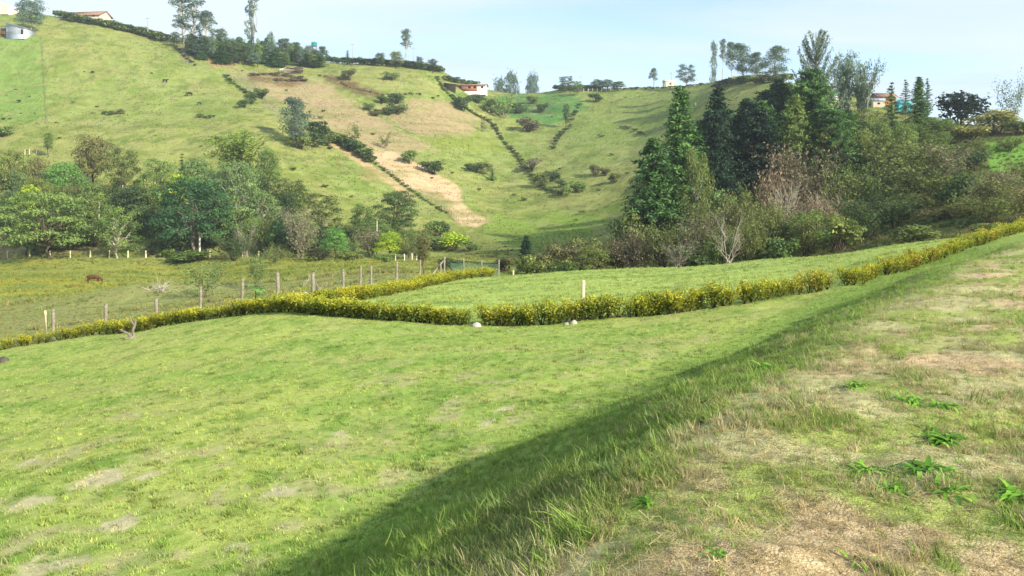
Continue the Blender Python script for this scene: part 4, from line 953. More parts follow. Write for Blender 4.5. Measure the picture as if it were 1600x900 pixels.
fence('fence', 'row of whitish posts at the far edge of the pasture, foot of the left hill', FP, 1.4, .14, POSTP, 3, wr=.02)
fence('fence', 'short fence of thin posts behind the gate at the far end of the pasture', [px_post(x, 150) for x in (618, 632, 644, 651)], 1.5, .10, POSTW, 2, wr=.015)
TR = np.array([(584, 254), (600, 266), (620, 284), (640, 297), (660, 309), (690, 328), (704, 337), (716, 350)], float)
fence('fence', 'fence of many small posts running down beside the bare soil track', [ray(np.interp(q, range(8), TR[:, 0]), np.interp(q, range(8), TR[:, 1]))[:2] for q in np.linspace(0, 7, 26)], 1.5, .09, POSTM, 2, wr=.015)
fence('fence', 'pale ridge fence of thin posts above the open pasture in the centre', [px_post(x, 398) for x in range(905, 1066, 7)], 1.6, .10, POSTW, 2, wr=.02)
fence('fence', 'short fence of tall pale posts in front of the dark conifers on the right', [px_post(x, 121) for x in (1327, 1346, 1360, 1364, 1368)][:], 2.2, .09, POSTP, 1, lean=.08)
fence('fence', 'thin fence across the top of the cleared slope, left hill', [ray(x, np.interp(x, [305, 350, 390], [112, 104, 118]))[:2] for x in range(308, 392, 8)], 1.4, .09, POSTM, 2, wr=.02)
fence('fence', 'fence line of small posts down the edge of the bright green paddock', [ray(np.interp(y, [60, 205], [65, 74]), y)[:2] for y in range(62, 205, 11)], 1.4, .07, POSTM, 2, wr=.015)
fence('fence', 'two little white posts on the slope above the brown-olive trees', [ray(x, 242)[:2] for x in (39, 46, 57)], 1.5, .1, POSTP, 0)
# gate corner with braces
gx, gy = px_post(694, 74.5); gr = empty('gate_frame', (gx, gy, gz(gx, gy)), 0, 'weathered corner frame with slanting brace timbers at the end of the field fence', 'gate')
for nm, a, b, r in [('post', (0, 0, -.2), (.05, 0, 1.9), .085), ('post', (-.35, .1, -.2), (-.33, .1, 1.35), .075), ('brace', (-1.25, 0, 0.05), (-.02, 0, 1.55), .07), ('brace', (.08, .05, 1.45), (.75, .05, .6), .05)]:
    mb = MB(); mb.tube([a, b], r, 6, .5, True); mb.build(nm, POSTM if nm == 'post' or a[0] < 0 else WM['dark'], gr)
# mesh fence
NET = mat_plain('green_netting', lin(84, 112, 92), .7, .15, 4)
MP = [px_post(704, 75), px_post(725, 76.5), px_post(752, 77.5), px_post(779, 79)]
mf = fence('mesh_fence', 'green mesh fence between grey posts behind the far corner of the field', MP[1:], 1.75, .085, POSTM, 0)
o0 = Vector(mf.location); mb = MB()
A0 = [Vector((x, y, gz(x, y))) - o0 for x, y in MP]
for a, b in zip(A0[:-1], A0[1:]):
    for i in range(26): p = a.lerp(b, i / 26); mb.tube([tuple(p + Vector((0, -.02, .05))), tuple(p + Vector((0, -.02, 1.3)))], .014, 3)
    for j in range(13): zz = Vector((0, -.02, .06 + j * .1)); mb.tube([tuple(a + zz), tuple(b + zz)], .014, 3)
mb.build('netting', NET, mf)
o = post_mb(.9, .08).build('post', POSTP, None, True); X, Y = px_post(802, 69); o.location = (X, Y, gz(X, Y) - .35); tag(o, 'short pale post at the far corner of the field, beyond the mesh fence', 'post'); o.name = 'short_post'
o = post_mb(1.5, .065, 7, .03).build('wooden_post', POSTP, None, True); X, Y = 2.45, 27.55; o.location = (X, Y, gz(X, Y) - .1); tag(o, 'pale split wooden post standing up out of the hedge right of the gap', 'post')
o = post_mb(5.4, .2, 6, .0).build('tree_stump_pole', WM['white'], None, True); p = ray(312, 404); o.location = p; tag(o, 'tall bleached trunk post in front of the big deep green tree', 'post')
for x, yt, yb, nm in [(588, 346, 402, 'pale thin bare stem right of the small emerald tree'), (154, 318, 372, 'pale thin bare trunk right of the wide layered tree')]:
    p = ray(x, yb); h = (yb - yt) / F * p[1]; o = post_mb(h, .13, 5, .02).build('bare_trunk', WM['pale'], None, True); o.location = p; tag(o, nm, 'tree trunk')

# utility poles
POLE = mat_plain('pole_concrete', lin(150, 144, 134), .85, .15, 3)
for x, yt, yb, d, lb in [(231, 28, 60, None, 'thin utility pole on the ridge at the left of the hedge'), (87, -2, 24, None, 'utility pole on the ridge right of the rounded grey tree'), (551, 68, 101, None, 'utility pole on the ridge between the dark belt and the lone gum'),
                         (646, 74, 106, None, 'utility pole right beside the lone gum tree'), (783, 112, 140, None, 'utility pole right of the white house'), (908, 119, 142, None, 'utility pole at the right end of the bright green crop'), (1049, 113, 138, None, 'utility pole on the middle ridge by the pale hut'),
                         (192, 290, 352, None, 'pale pole with short crossbar in front of the dark brown tree at the left')]:
    p = ray(x, yb); h = (yb - yt) / F * p[1]; r_ = empty('utility_pole', p, 0, lb, 'pole', 'utility poles')
    mb = MB(); mb.tube([(0, 0, -.3), (0, 0, h)], [.2, .13], 6, .5, True); mb.build('pole', POLE, r_)
    mb = MB(); mb.box((0, 0, h - .5), (1.0, .07, .08)); mb.build('crossarm', POLE, r_)

# ------------------------------------------------------------------ houses and sheds
M = dict(white=mat_plain('white_render', lin(228, 224, 216), .9, .08, .6), brick=mat_plain('red_brick', lin(150, 98, 76), .9, .2, 1.5), tile=mat_plain('old_clay_tile', lin(142, 112, 94), .9, .25, 1.2), zinc=mat_plain('zinc_sheet', lin(168, 174, 182), .55, .12, .8, .3),
         dark=mat_plain('dark_opening', lin(46, 40, 36), .9, .2, 2), timber=mat_plain('brown_timber', lin(150, 108, 72), .85, .25, 3), teal=mat_plain('teal_plastic', lin(30, 120, 120), .5, .1, 2), turq=mat_plain('turquoise_sheet', lin(70, 160, 166), .6, .12, 1.5), orange=mat_plain('orange_render', lin(196, 130, 80), .9, .15, 1), beige=mat_plain('beige_render', lin(204, 190, 166), .9, .1, 1), frame=mat_plain('painted_frame', lin(120, 70, 54), .8, .1, 2))
def house(name, label, x, yb, w, h, dep, wall, roof, rise=1.2, over=.5, rz=0, d=None, windows=(), doors=(), shed=False, cat='house', tiles=0):
    p = ray(x, yb) if d is None else ground(x, d); root = empty(name, p, rz, label, cat)
    zl = -2.0
    mb = MB()
    if shed:   # lean-to: one roof slope falling to the right
        v = [(-w/2,-dep/2,zl),(w/2,-dep/2,zl),(w/2,dep/2,zl),(-w/2,dep/2,zl),(-w/2,-dep/2,h+rise),(w/2,-dep/2,h),(w/2,dep/2,h),(-w/2,dep/2,h+rise)]
        mb.add(v, [[0,1,5,4],[1,2,6,5],[2,3,7,6],[3,0,4,7]]); mb.build('wall', M[wall], root)
        mb = MB(); a = math.atan2(rise, w); mb.box((0, 0, h + rise / 2 + .1), (math.hypot(w, rise) / 2 + over, dep / 2 + over, .06), 0, .5, ('Y', a)); mb.build('roof', M[roof], root)
    else:
        v = [(-w/2,-dep/2,zl),(w/2,-dep/2,zl),(w/2,dep/2,zl),(-w/2,dep/2,zl),(-w/2,-dep/2,h),(w/2,-dep/2,h),(w/2,dep/2,h),(-w/2,dep/2,h),(-w/2,0,h+rise),(w/2,0,h+rise)]
        mb.add(v, [[0,1,5,4],[2,3,7,6],[1,2,6,5],[3,0,4,7],[5,6,9,9],[7,4,8,8]]); mb.build('wall', M[wall], root)
        a = math.atan2(rise, dep / 2); Ls = math.hypot(rise, dep / 2) / 2 + over / 2
        for sgn in (-1, 1):
            mb = MB(); cy = sgn * (dep / 4 + over * .5 * math.cos(a)); cz = h + rise / 2 - over * .5 * math.sin(a) + .08
            mb.box((0, cy, cz), (w / 2 + over, Ls, .06), 0, .5, ('X', -sgn * a))
            n_ = max(4, int(w / .9))
            for i in range(n_ + 1): mb.box((-w / 2 - over + (w + 2 * over) * i / n_, cy, cz + .07), (.07, Ls, .05), 0, .5, ('X', -sgn * a))
            mb.build('roof', M[roof], root)
    for wx, wz, ww, wh, mt in windows:
        mb = MB(); mb.box((wx, -dep / 2 - .03, wz), (ww / 2, .05, wh / 2)); o = mb.build('window', M['frame'], root)
        mb = MB(); mb.box((wx, -dep / 2 - .06, wz), (ww / 2 * .8, .05, wh / 2 * .8)); mb.build('pane', M[mt], o)
    for wx, ww, wh, mt in doors:
        mb = MB(); mb.box((wx, -dep / 2 - .04, wh / 2), (ww / 2, .06, wh / 2)); mb.build('door', M[mt], root)
    return root
# long house with white ends and a brick middle
hr = house('long_house', 'long low house with white ends and red brick middle below the centre ridge', 731, 143, 17.5, 2.5, 6.5, 'white', 'tile', .8, .6, -.10, None, [(7.3, 1.6, 1.0, 1.0, 'dark')], [(-4.4, 1.3, 2.3, 'frame'), (.2, 1.2, 2.3, 'frame'), (2.6, 1.2, 2.3, 'frame')])
mb = MB(); mb.box((-.2, -3.30, 1.1), (5.1, .06, 1.32)); mb.build('brick_front', M['brick'], hr)
for wx in (-2.8, 1.4, 3.9): mb = MB(); mb.box((wx, -3.38, 1.7), (.6, .05, .6)); o = mb.build('window', M['frame'], hr); mb = MB(); mb.box((wx, -3.43, 1.7), (.48, .05, .48)); mb.build('pane', M['dark'], o)
house('lean_to_shed', 'small dark lean-to at the left end of the long white house', 703, 140, 5, 2.0, 4, 'dark', 'tile', .5, .4, 0, None, shed=True, cat='shed')
house('far_house', 'far small beige house with flat roof right of the long white house', 814, 140, 8, 2.4, 5, 'beige', 'zinc', .6, .5, .1, None, [(-1.8, 1.4, 1, 1, 'dark'), (1.8, 1.4, 1, 1, 'dark')])
house('far_house', 'far tiny orange and white house on the centre ridge', 851, 137, 5, 2.8, 5, 'orange', 'tile', 1.2, .4, .2, None, [(0, 1.5, 1, 1, 'dark')])
house('hut', 'small pale hut on the middle ridge beside the utility pole', 1045, 137, 5, 2.6, 4, 'beige', 'white', .9, .3, .2, 402, [(0, 1.4, .9, .9, 'dark')], cat='hut')
house('farmhouse', 'low farmhouse with long brown roof behind the hedge on the left ridge', 143, 36, 14, 1.9, 8, 'beige', 'tile', 2.2, .8, -.15, 366, [(4, 1.5, 1.1, 1, 'dark'), (0, 1.5, 1.1, 1, 'dark')])
sh = house('cattle_shed', 'grey sheet-metal cattle shed with sloping roof at the upper left', 33, 57, 8.0, 2.6, 7, 'zinc', 'zinc', 2.2, .5, -.1, None, [], [(3.2, 1.1, 2.0, 'dark')], True, cat='shed')
mb = MB()
for i in range(13): mb.box((-3.8 + i * .6, -3.56, 1.5), (.05, .04, 1.45))
mb.build('corrugation', M['zinc'], sh)
ln = empty('open_stall', ray(10, 57), -.05, 'open timber stall with brown rails beside the metal cattle shed', 'stall')
mb = MB(); mb.box((0, 0, 2.9), (4.2, 2.6, .07), 0, .5, ('Y', -.22)); mb.build('roof', M['zinc'], ln)
for i in range(4): mb = MB(); mb.box((-3.6 + i * 2.4, -2.2, .8), (.12, .12, 1.5)); mb.build('post', M['timber'], ln)
for i in range(3): mb = MB(); mb.box((0, -2.3, .5 + i * .5), (3.8, .05, .1)); mb.build('rail', M['timber'], ln)
mb = MB(); mb.box((0, 1.8, .8), (3.9, .08, 1.7)); mb.build('back_wall', M['dark'], ln)
# tunnel-roofed white hut
p = ray(6, 21); wr_ = empty('white_hut', p, 0, 'white hut with rounded roof at the top left corner of the photo', 'hut')
mb = MB(); a = np.linspace(0, np.pi, 11); prof = [(-4.4, -1.5)] + [(-4.4 * math.cos(q), 2.2 + 1.7 * math.sin(q)) for q in a] + [(4.4, -1.5)]
v = [(x, y, z) for y in (-4, 4) for x, z in prof]; n_ = len(prof); mb.add(v, [[i, i + 1, n_ + i + 1, n_ + i] for i in range(n_ - 1)]); mb.build('cover', M['white'], wr_)
mb = MB(); v = [(x, -3.98, z) for x, z in prof]; mb.add(v, [[i, n_ - 1 - i, n_ - 2 - i, i + 1] for i in range(n_ // 2)]); mb.build('front_wall', M['beige'], wr_)
mb = MB(); mb.box((0, -4.03, .9), (1.0, .05, 1.2)); mb.build('door', M['white'], wr_)
# water tank on its stand
p = ray(491, 100); wt = empty('water_tank', p, 0, 'teal water tank raised above the dark tree belt on the left ridge', 'water tank')
hh = (100 - 66) / F * p[1]; mb = MB(); mb.tube([(0, 0, hh - 1.9), (0, 0, hh - .25), (0, 0, hh)], [1.3, 1.35, .9], 10, .5, True); mb.build('tank', M['teal'], wt, True)
for sx in (-1, 1):
    for sy in (-1, 1): mb = MB(); mb.tube([(sx * .9, sy * .9, -.3), (sx * .9, sy * .9, hh - 1.9)], .12, 4); mb.build('leg', M['timber'], wt)
# roofs among the trees on the right
house('hut', 'small hut with bright turquoise roof right of the huge broad conifer', 1309, 151, 2.7, 1.5, 2.4, 'white', 'turq', .7, .2, .2, 205, [(0, .9, .5, .5, 'dark')], cat='hut')
house('hut', 'hut with light blue-turquoise roof left of the pointed spruce', 1411, 172, 2.9, 1.7, 2.4, 'turq', 'turq', .7, .25, -.1, 184, [(0, .9, .6, .5, 'dark')], cat='hut')
house('farmhouse', 'brown-roofed house with brown wall on the right skyline', 1380, 152, 4.6, 2.2, 3.5, 'timber', 'tile', .9, .4, .1, 198, [(-1.0, 1.4, .7, .7, 'dark'), (1.0, 1.4, .7, .7, 'dark')])
house('hut', 'low grey-roofed shed in the bushes under the brown-roofed house', 1372, 170, 2.6, 1.5, 1.8, 'beige', 'zinc', .5, .25, -.2, 190, [(0, .8, .5, .4, 'dark')], cat='shed')
# pile of dark timber
p = ray(458, 115); lp = empty('timber_pile', p, .1, 'dark pile of timber at the top of the cleared slope, below the tree belt', 'timber pile')
for i in range(16): mb = MB(); z = .35 + (i // 4) * .62; x = (i % 4 - 1.5) * 1.2; mb.tube([(x - 2.2, random.uniform(-.5, .5), z + random.uniform(-.1, .3)), (x + 2.4, random.uniform(-.5, .5), z + random.uniform(-.1, .6))], .28, 6, .5, True); mb.build('log', WM['dark'] if i % 4 else WM['grey'], lp)

# ------------------------------------------------------------------ cattle
def cow(label, x, yb, coat, length=2.2, face=-1, graze=True, rz=0.0):
    "one skinned body: trunk, neck, head, four jointed legs and tail"
    vs = []; es = []; rs = []
    def v(x, y, z, rx, ry=None, par=None):
        vs.append((x * face, y, z)); rs.append((rx, ry or rx)); i = len(vs) - 1
        if par is not None: es.append((par, i))
        return i
    hip = v(.72, 0, 1.12, .27, .30); lo = v(.38, 0, 1.08, .33, .30, hip); be = v(0, 0, 1.04, .36, .33, lo); ch = v(-.38, 0, 1.05, .35, .32, be); sh_ = v(-.68, 0, 1.10, .28, .22, ch)
    if graze:
        n1 = v(-.92, 0, .96, .19, .14, sh_); n2 = v(-1.12, 0, .66, .14, .11, n1); hd = v(-1.18, 0, .42, .13, .11, n2); mz = v(-1.26, 0, .16, .085, .08, hd)
    else:
        n1 = v(-.92, 0, 1.28, .19, .14, sh_); n2 = v(-1.10, 0, 1.44, .14, .12, n1); hd = v(-1.26, 0, 1.42, .13, .11, n2); mz = v(-1.52, 0, 1.28, .085, .08, hd)
    for s in (-1, 1):
        e = v(vs[n2][0] * face + (-.02 if not graze else -.02), s * .20, vs[n2][2] + (.06 if not graze else -.02), .035, .05, n2)
        k = v(.62, s * .20, .74, .15, .13, hip); hk = v(.80, s * .20, .46, .065, .06, k); v_ = v(.74, s * .20, .2, .05, .05, hk); v(.72, s * .20, .0, .06, .06, v_)
        k = v(-.60, s * .19, .72, .11, .10, sh_); kn = v(-.62, s * .19, .42, .06, .06, k); v_ = v(-.60, s * .19, .18, .045, .045, kn); v(-.62, s * .19, .0, .058, .058, v_)
    t1 = v(1.0, 0, 1.14, .04, .04, hip); t2 = v(1.06, 0, .75, .028, .028, t1); v(1.04, 0, .45, .045, .045, t2)
    me = bpy.data.meshes.new('cow'); me.from_pydata(vs, es, []); me.materials.append(coat)
    o = bpy.data.objects.new('cow', me); COL.objects.link(o)
    sk = o.modifiers.new('skin', 'SKIN'); sk.use_smooth_shade = True
    lay = me.skin_vertices[0] if len(me.skin_vertices) else None
    if lay is None:
        bpy.context.view_layer.objects.active = o; me = o.data; lay = me.skin_vertices[0]
    for i, r in enumerate(rs): lay.data[i].radius = r
    lay.data[0].use_root = True
    o.modifiers.new('sub', 'SUBSURF').levels = 1; o.modifiers['sub'].render_levels = 1
    p = ray(x, yb); k = length / 2.2; o.location = p; o.scale = (k, k, k); o.rotation_euler = (0, 0, rz); tag(o, label, 'cow'); return o
BLK = mat_plain('black_coat', lin(30, 27, 25), .7, .3, 3); BRN = mat_plain('red_brown_coat', lin(90, 56, 38), .7, .2, 2); WHT = mat_plain('white_coat', lin(206, 198, 190), .8, .1, 3)
cow('brown cow grazing in the yellow-green pasture at the left', 146, 444, BRN, 2.0, -1, True, .1)
cow('topmost black cow on the left hill pasture', 258, 131, BLK, 2.3, -1, False, .9)
cow('middle black cow on the left hill pasture, facing downhill', 296, 151, BLK, 2.5, 1, True, .5)
cow('smallest and lowest black calf on the left hill pasture', 311, 164, BLK, 1.6, -1, True, 1.0)
cow('white cow left of the dark timber pile, the left one of two', 439, 112, WHT, 2.0, -1, False, 1.2)
cow('white cow next to the dark timber pile, the right one of two', 445, 112, WHT, 2.0, 1, False, .9)

# ------------------------------------------------------------------ dead wood, stones, plants by the fence
def drift(name, label, X, Y, S_, seed, mat, n=5, cat='dead wood', flat=.4, base=.07):
    rg = np.random.default_rng(seed); mb = MB()
    for i in range(n):
        a = rg.random() * 6.28; e = np.array([math.cos(a), math.sin(a), flat * rg.uniform(.4, 1.8)]) * S_ * rg.uniform(.5, 1); P = limb(mb, (0, 0, .02), e, base * S_, base * S_ * .35, rg, 6, 6, .02, .09)
        for k in range(2): b = P[3 + k]; limb(mb, b, b + rg.normal(size=3) * S_ * .2 + np.array([0, 0, .08 * S_]), base * S_ * .4, base * S_ * .12, rg, 5, 4)
    o = mb.build(name, mat, None, True); o.location = (X, Y, gz(X, Y)); return tag(o, label, cat)
X, Y = px_post(207, 35.0); r_ = MB(); rg = np.random.default_rng(5)
limb(r_, (.05, 0, 0), (-.55, .1, .36), .07, .05, rg, 6, 6, .02, .05); limb(r_, (.05, 0, 0), (.10, .05, .82), .07, .045, rg, 6, 6, 0, .05); limb(r_, (.1, .02, .45), (-.1, .0, .95), .04, .03, rg, 5, 4); limb(r_, (.05, 0, .02), (-.22, -.35, .02), .07, .05, rg, 6, 5); limb(r_, (.05, 0, .03), (.35, .1, .06), .06, .03, rg, 6, 5)
o = r_.build('dead_branch', WM['grey'], None, True); o.location = (X, Y, gz(X, Y)); o.rotation_euler = (0, 0, .1); tag(o, 'forked bleached dead branch lying on the lawn at the left', 'dead branch')
X, Y = px_post(498, 44.5)
mb = MB(); rg = np.random.default_rng(8); limb(mb, (0, 0, -.1), (.02, 0, .85), .36, .22, rg, 8, 6, 0, .03)
for i in range(5): a = i * 1.3; limb(mb, (math.cos(a) * .1, math.sin(a) * .1, .3), (math.cos(a) * .6, math.sin(a) * .6, -.02), .18, .05, rg, 6, 5)
limb(mb, (-.1, 0, .7), (-.28, 0, 1.25), .07, .03, rg, 5, 4); o = mb.build('tree_stump', WM['grey'], None, True); o.scale = (.7, .7, .8); o.location = (X, Y, gz(X, Y)); tag(o, 'gnarled bleached tree stump beside the fence post in the pasture', 'tree stump')
X, Y = px_post(481, 45); mb = MB(); mb.tube([(-.75, 0, .16), (0, .05, .2), (.75, 0, .17)], [.17, .2, .15], 8, .5, True); o = mb.build('log', WM['pale'], None, True); o.location = (X, Y, gz(X, Y)); o.name = 'fallen_log'; tag(o, 'short fallen log left of the bleached stump', 'log')
p = ray(255, 456); drift('branch_pile', 'pile of grey dead twigs on the mound in the pasture', p[0], p[1], 2.6, 21, WM['pale'], 14, 'branch pile', .16, .012)
p = ray(293, 493); drift('dead_root', 'small grey dead root left of the pale fence post', p[0], p[1], .55, 23, WM['grey'], 5, 'dead wood', .5, .12)
p = ray(474, 449); drift('dead_stick', 'dead stick standing up left of the stump in the pasture', p[0], p[1], 1.2, 29, WM['pale'], 3, 'dead wood', 1.2, .02)
ROCKM = mat_plain('pale_rock', lin(168, 162, 152), .9, .15, 6); ROCKD = mat_plain('dark_rock', lin(84, 76, 70), .9, .3, 6)
def rock(label, X, Y, sx, sy, sz, mat, seed):
    rg = np.random.default_rng(seed); mb = MB(); k = 9; rings = []
    for j in range(5):
        ph = -.35 + j / 4 * (math.pi / 2 + .3); rr_ = math.cos(ph); z = math.sin(ph); rings.append([(math.cos(a) * rr_ * sx * rg.uniform(.82, 1.12), math.sin(a) * rr_ * sy * rg.uniform(.82, 1.12), z * sz * rg.uniform(.9, 1.1)) for a in np.arange(k) / k * 6.283])
    v = [p for r in rings for p in r]; mb.add(v, [[j * k + i, j * k + (i + 1) % k, (j + 1) * k + (i + 1) % k, (j + 1) * k + i] for j in range(4) for i in range(k)])
    o = mb.build('rock', mat, None, True); o.location = (X, Y, gz(X, Y)); return tag(o, label, 'rock')
rock('pale stone at the right side of the gap in the hedge', -1.25, 27.7, .2, .15, .15, ROCKM, 1)
rock('white stone under the hedge left of the wooden post', 2.1, 26.75, .13, .11, .13, ROCKM, 2)
rock('small grey stone beside the white stone under the hedge', 1.85, 26.8, .11, .1, .09, mat_plain('grey_rock', lin(140, 134, 126)), 3)
X, Y = px_post(5, 33.5); rock('dark stone at the left edge of the lawn', X, Y, .28, .2, .24, ROCKD, 4)
# big-leaved plant at the fence
X, Y = px_post(399, 37.6); bp = empty('broad_leaved_plant', (X, Y, gz(X, Y)), 0, 'bright green big-leaved young plant beside the lawn fence', 'plant')
mb = MB(); mb.tube([(0, 0, -.05), (.02, 0, .6), (0, .02, 1.25)], [.035, .028, .015], 6); mb.build('stem', LM['mid'] and WM['bark'], bp)
rg = np.random.default_rng(3)
def broad_leaf(mb, b, d, Ln, w, sag, tt):
    "one broad leaf: a bent blade with a midrib fold"
    d = np.asarray(d, float); d /= np.linalg.norm(d); sd = np.cross(d, [0, 0, 1.]); sd /= np.linalg.norm(sd) + 1e-9; s = np.linspace(0, 1, 5)
    c = np.asarray(b) + d * (s * Ln)[:, None]; c[:, 2] -= sag * Ln * s ** 2; ww = w * np.array([.12, .8, 1, .65, .03])
    v = np.concatenate([c - sd * ww[:, None] + [0, 0, w * .15], c, c + sd * ww[:, None] + [0, 0, w * .15]])
    f = [[i, i + 1, 5 + i + 1, 5 + i] for i in range(4)] + [[5 + i, 5 + i + 1, 10 + i + 1, 10 + i] for i in range(4)]
    mb.add(v, f, tt)
for i in range(22):
    a = rg.random() * 6.28; z = rg.uniform(.35, 1.22); mb = MB(); q = np.array([math.cos(a), math.sin(a), .25]); r0 = rg.uniform(.05, .32)
    mb.tube([(0, 0, z), tuple(np.array([0, 0, z]) + q * r0)], .008, 3); broad_leaf(mb, np.array([0, 0, z]) + q * r0, q, .36, .12, .5, rg.random()); mb.build('leaf', LM['emerald'], bp)
# wild green plants on the bank
WEED = leafm('weed_leaf', (66, 108, 34), (142, 188, 66), .4)
def weed(label, x, y, size, n, seed, group='broad green weeds on the bank'):
    rg = np.random.default_rng(seed); size *= .85; p = ray(x, y); root = empty('weed', (p[0], p[1], p[2]), 0, label, 'weed', group)
    for i in range(int(n * 2.4)):
        mb = MB(); a = rg.random() * 6.28; q = np.array([math.cos(a), math.sin(a), rg.uniform(.2, 1.3)]); b = np.append(rg.normal(size=2) * size * .16, 0)
        broad_leaf(mb, b, q, size * rg.uniform(.55, 1.1), size * rg.uniform(.035, .075), rg.uniform(.4, 1.1), rg.random()); mb.build('leaf', WEED, root)
for i, (x, y, s, n, lb) in enumerate([(1472, 690, .30, 26, 'round bright green weed tuft in the bare soil at the right'), (1448, 738, .30, 22, 'darker green weed below the round tuft at the right'), (1425, 628, .26, 18, 'long pale green weed patch above the round tuft'), (1470, 636, .24, 14, 'flat green weed right of the long pale patch'),
  (1355, 738, .24, 14, 'broad-leaved weed on straw in the middle of the bank'), (1395, 768, .22, 14, 'yellow-green weed right below the broad-leaved one'), (1205, 578, .42, 16, 'lone bright weed at the crest of the bank'), (1588, 776, .26, 20, 'dark green weed at the right edge of the photo'), (1325, 655, .18, 10, 'small yellow-green weed in the middle of the bank'),
  (1010, 788, .18, 14, 'fresh green weed among the straw near the bottom centre'), (1120, 870, .13, 10, 'little weed at the bottom edge of the bank'), (1350, 882, .15, 8, 'yellowish weed at the bottom edge right of centre'), (1480, 770, .24, 12, 'low green weed between the darker weed and the bottom right'), (1340, 605, .24, 12, 'pale grassy weed on the upper bank'), (700, 838, .2, 14, 'fresh tuft of green weed on the lower left of the bank')]):
    weed(lb, x, y, s, n, 400 + i)

# ------------------------------------------------------------------ grass (uncountable: instances on points)
PC = {}
def tuft_proto(key, k, n, rad, w, hspread, lean, seg=3, flat=0.0):
    coll = bpy.data.collections.new(key)
    for i in range(k):
        rg = np.random.default_rng(hash(key) % 1000 * 0 + 500 + i + len(PC) * 31); mb = MB()
        for b in range(n):
            a = rg.random() * 6.28; r0 = rad * math.sqrt(rg.random()); h = 1 - hspread * rg.random(); ln = lean * rg.uniform(.2, 1.0)
            s = np.linspace(0, 1, seg + 1); d = np.array([math.cos(a), math.sin(a)]); az = rg.random() * 6.28
            c = np.stack([math.cos(az) * r0 + d[0] * ln * s ** 1.8, math.sin(az) * r0 + d[1] * ln * s ** 1.8, h * (s - .25 * ln * s ** 3) * (1 - flat) + .02 + flat * rg.random() * .15 * s], 1)
            if flat: c[:, :2] = np.array([math.cos(az), math.sin(az)]) * r0 + np.outer((s - .5) * h, d)
            sd = np.array([-d[1], d[0], 0]) if rg.random() < .5 or flat else np.array([math.cos(a + 1), math.sin(a + 1), 0]); ww = w * rg.uniform(.7, 1.3) * np.linspace(1, .12, seg + 1)
            v = np.concatenate([c - sd * ww[:, None], c + sd * ww[:, None]]); mb.add(v, [[j, j + 1, seg + 1 + j + 1, seg + 1 + j] for j in range(seg)], rg.random())
        o = bpy.data.objects.new(key, mb.mesh(key, BLADE)); coll.objects.link(o)
    PC[key] = (coll, k); return coll
BLADE, n_, l_, b_, o_ = newmat('grass_blade')
at1 = n_.new('ShaderNodeAttribute'); at1.attribute_type = 'INSTANCER'; at1.attribute_name = 'gcol'
at2 = n_.new('ShaderNodeAttribute'); at2.attribute_name = 'tint'
mr_ = n_.new('ShaderNodeMapRange'); mr_.inputs[3].default_value = .72; mr_.inputs[4].default_value = 1.35; l_.new(at2.outputs['Fac'], mr_.inputs[0])
vm = n_.new('ShaderNodeVectorMath'); vm.operation = 'SCALE'; l_.new(at1.outputs['Color'], vm.inputs[0]); l_.new(mr_.outputs[0], vm.inputs['Scale'])
l_.new(vm.outputs[0], b_.inputs['Base Color']); b_.inputs['Roughness'].default_value = .55; b_.inputs['Specular IOR Level'].default_value = .25
tr_ = n_.new('ShaderNodeBsdfTranslucent'); l_.new(vm.outputs[0], tr_.inputs['Color']); ms_ = n_.new('ShaderNodeMixShader'); ms_.inputs[0].default_value = .35
l_.new(b_.outputs[0], ms_.inputs[1]); l_.new(tr_.outputs[0], ms_.inputs[2]); l_.new(ms_.outputs[0], o_.inputs[0])
tuft_proto('lawn_tuft', 5, 16, .75, .07, .5, .6, 2); tuft_proto('long_tuft', 5, 18, .5, .03, .55, .75, 3); tuft_proto('straw', 4, 16, .6, .018, .5, .5, 2, 1.0); tuft_proto('clump', 4, 26, .5, .06, .5, .7, 2)
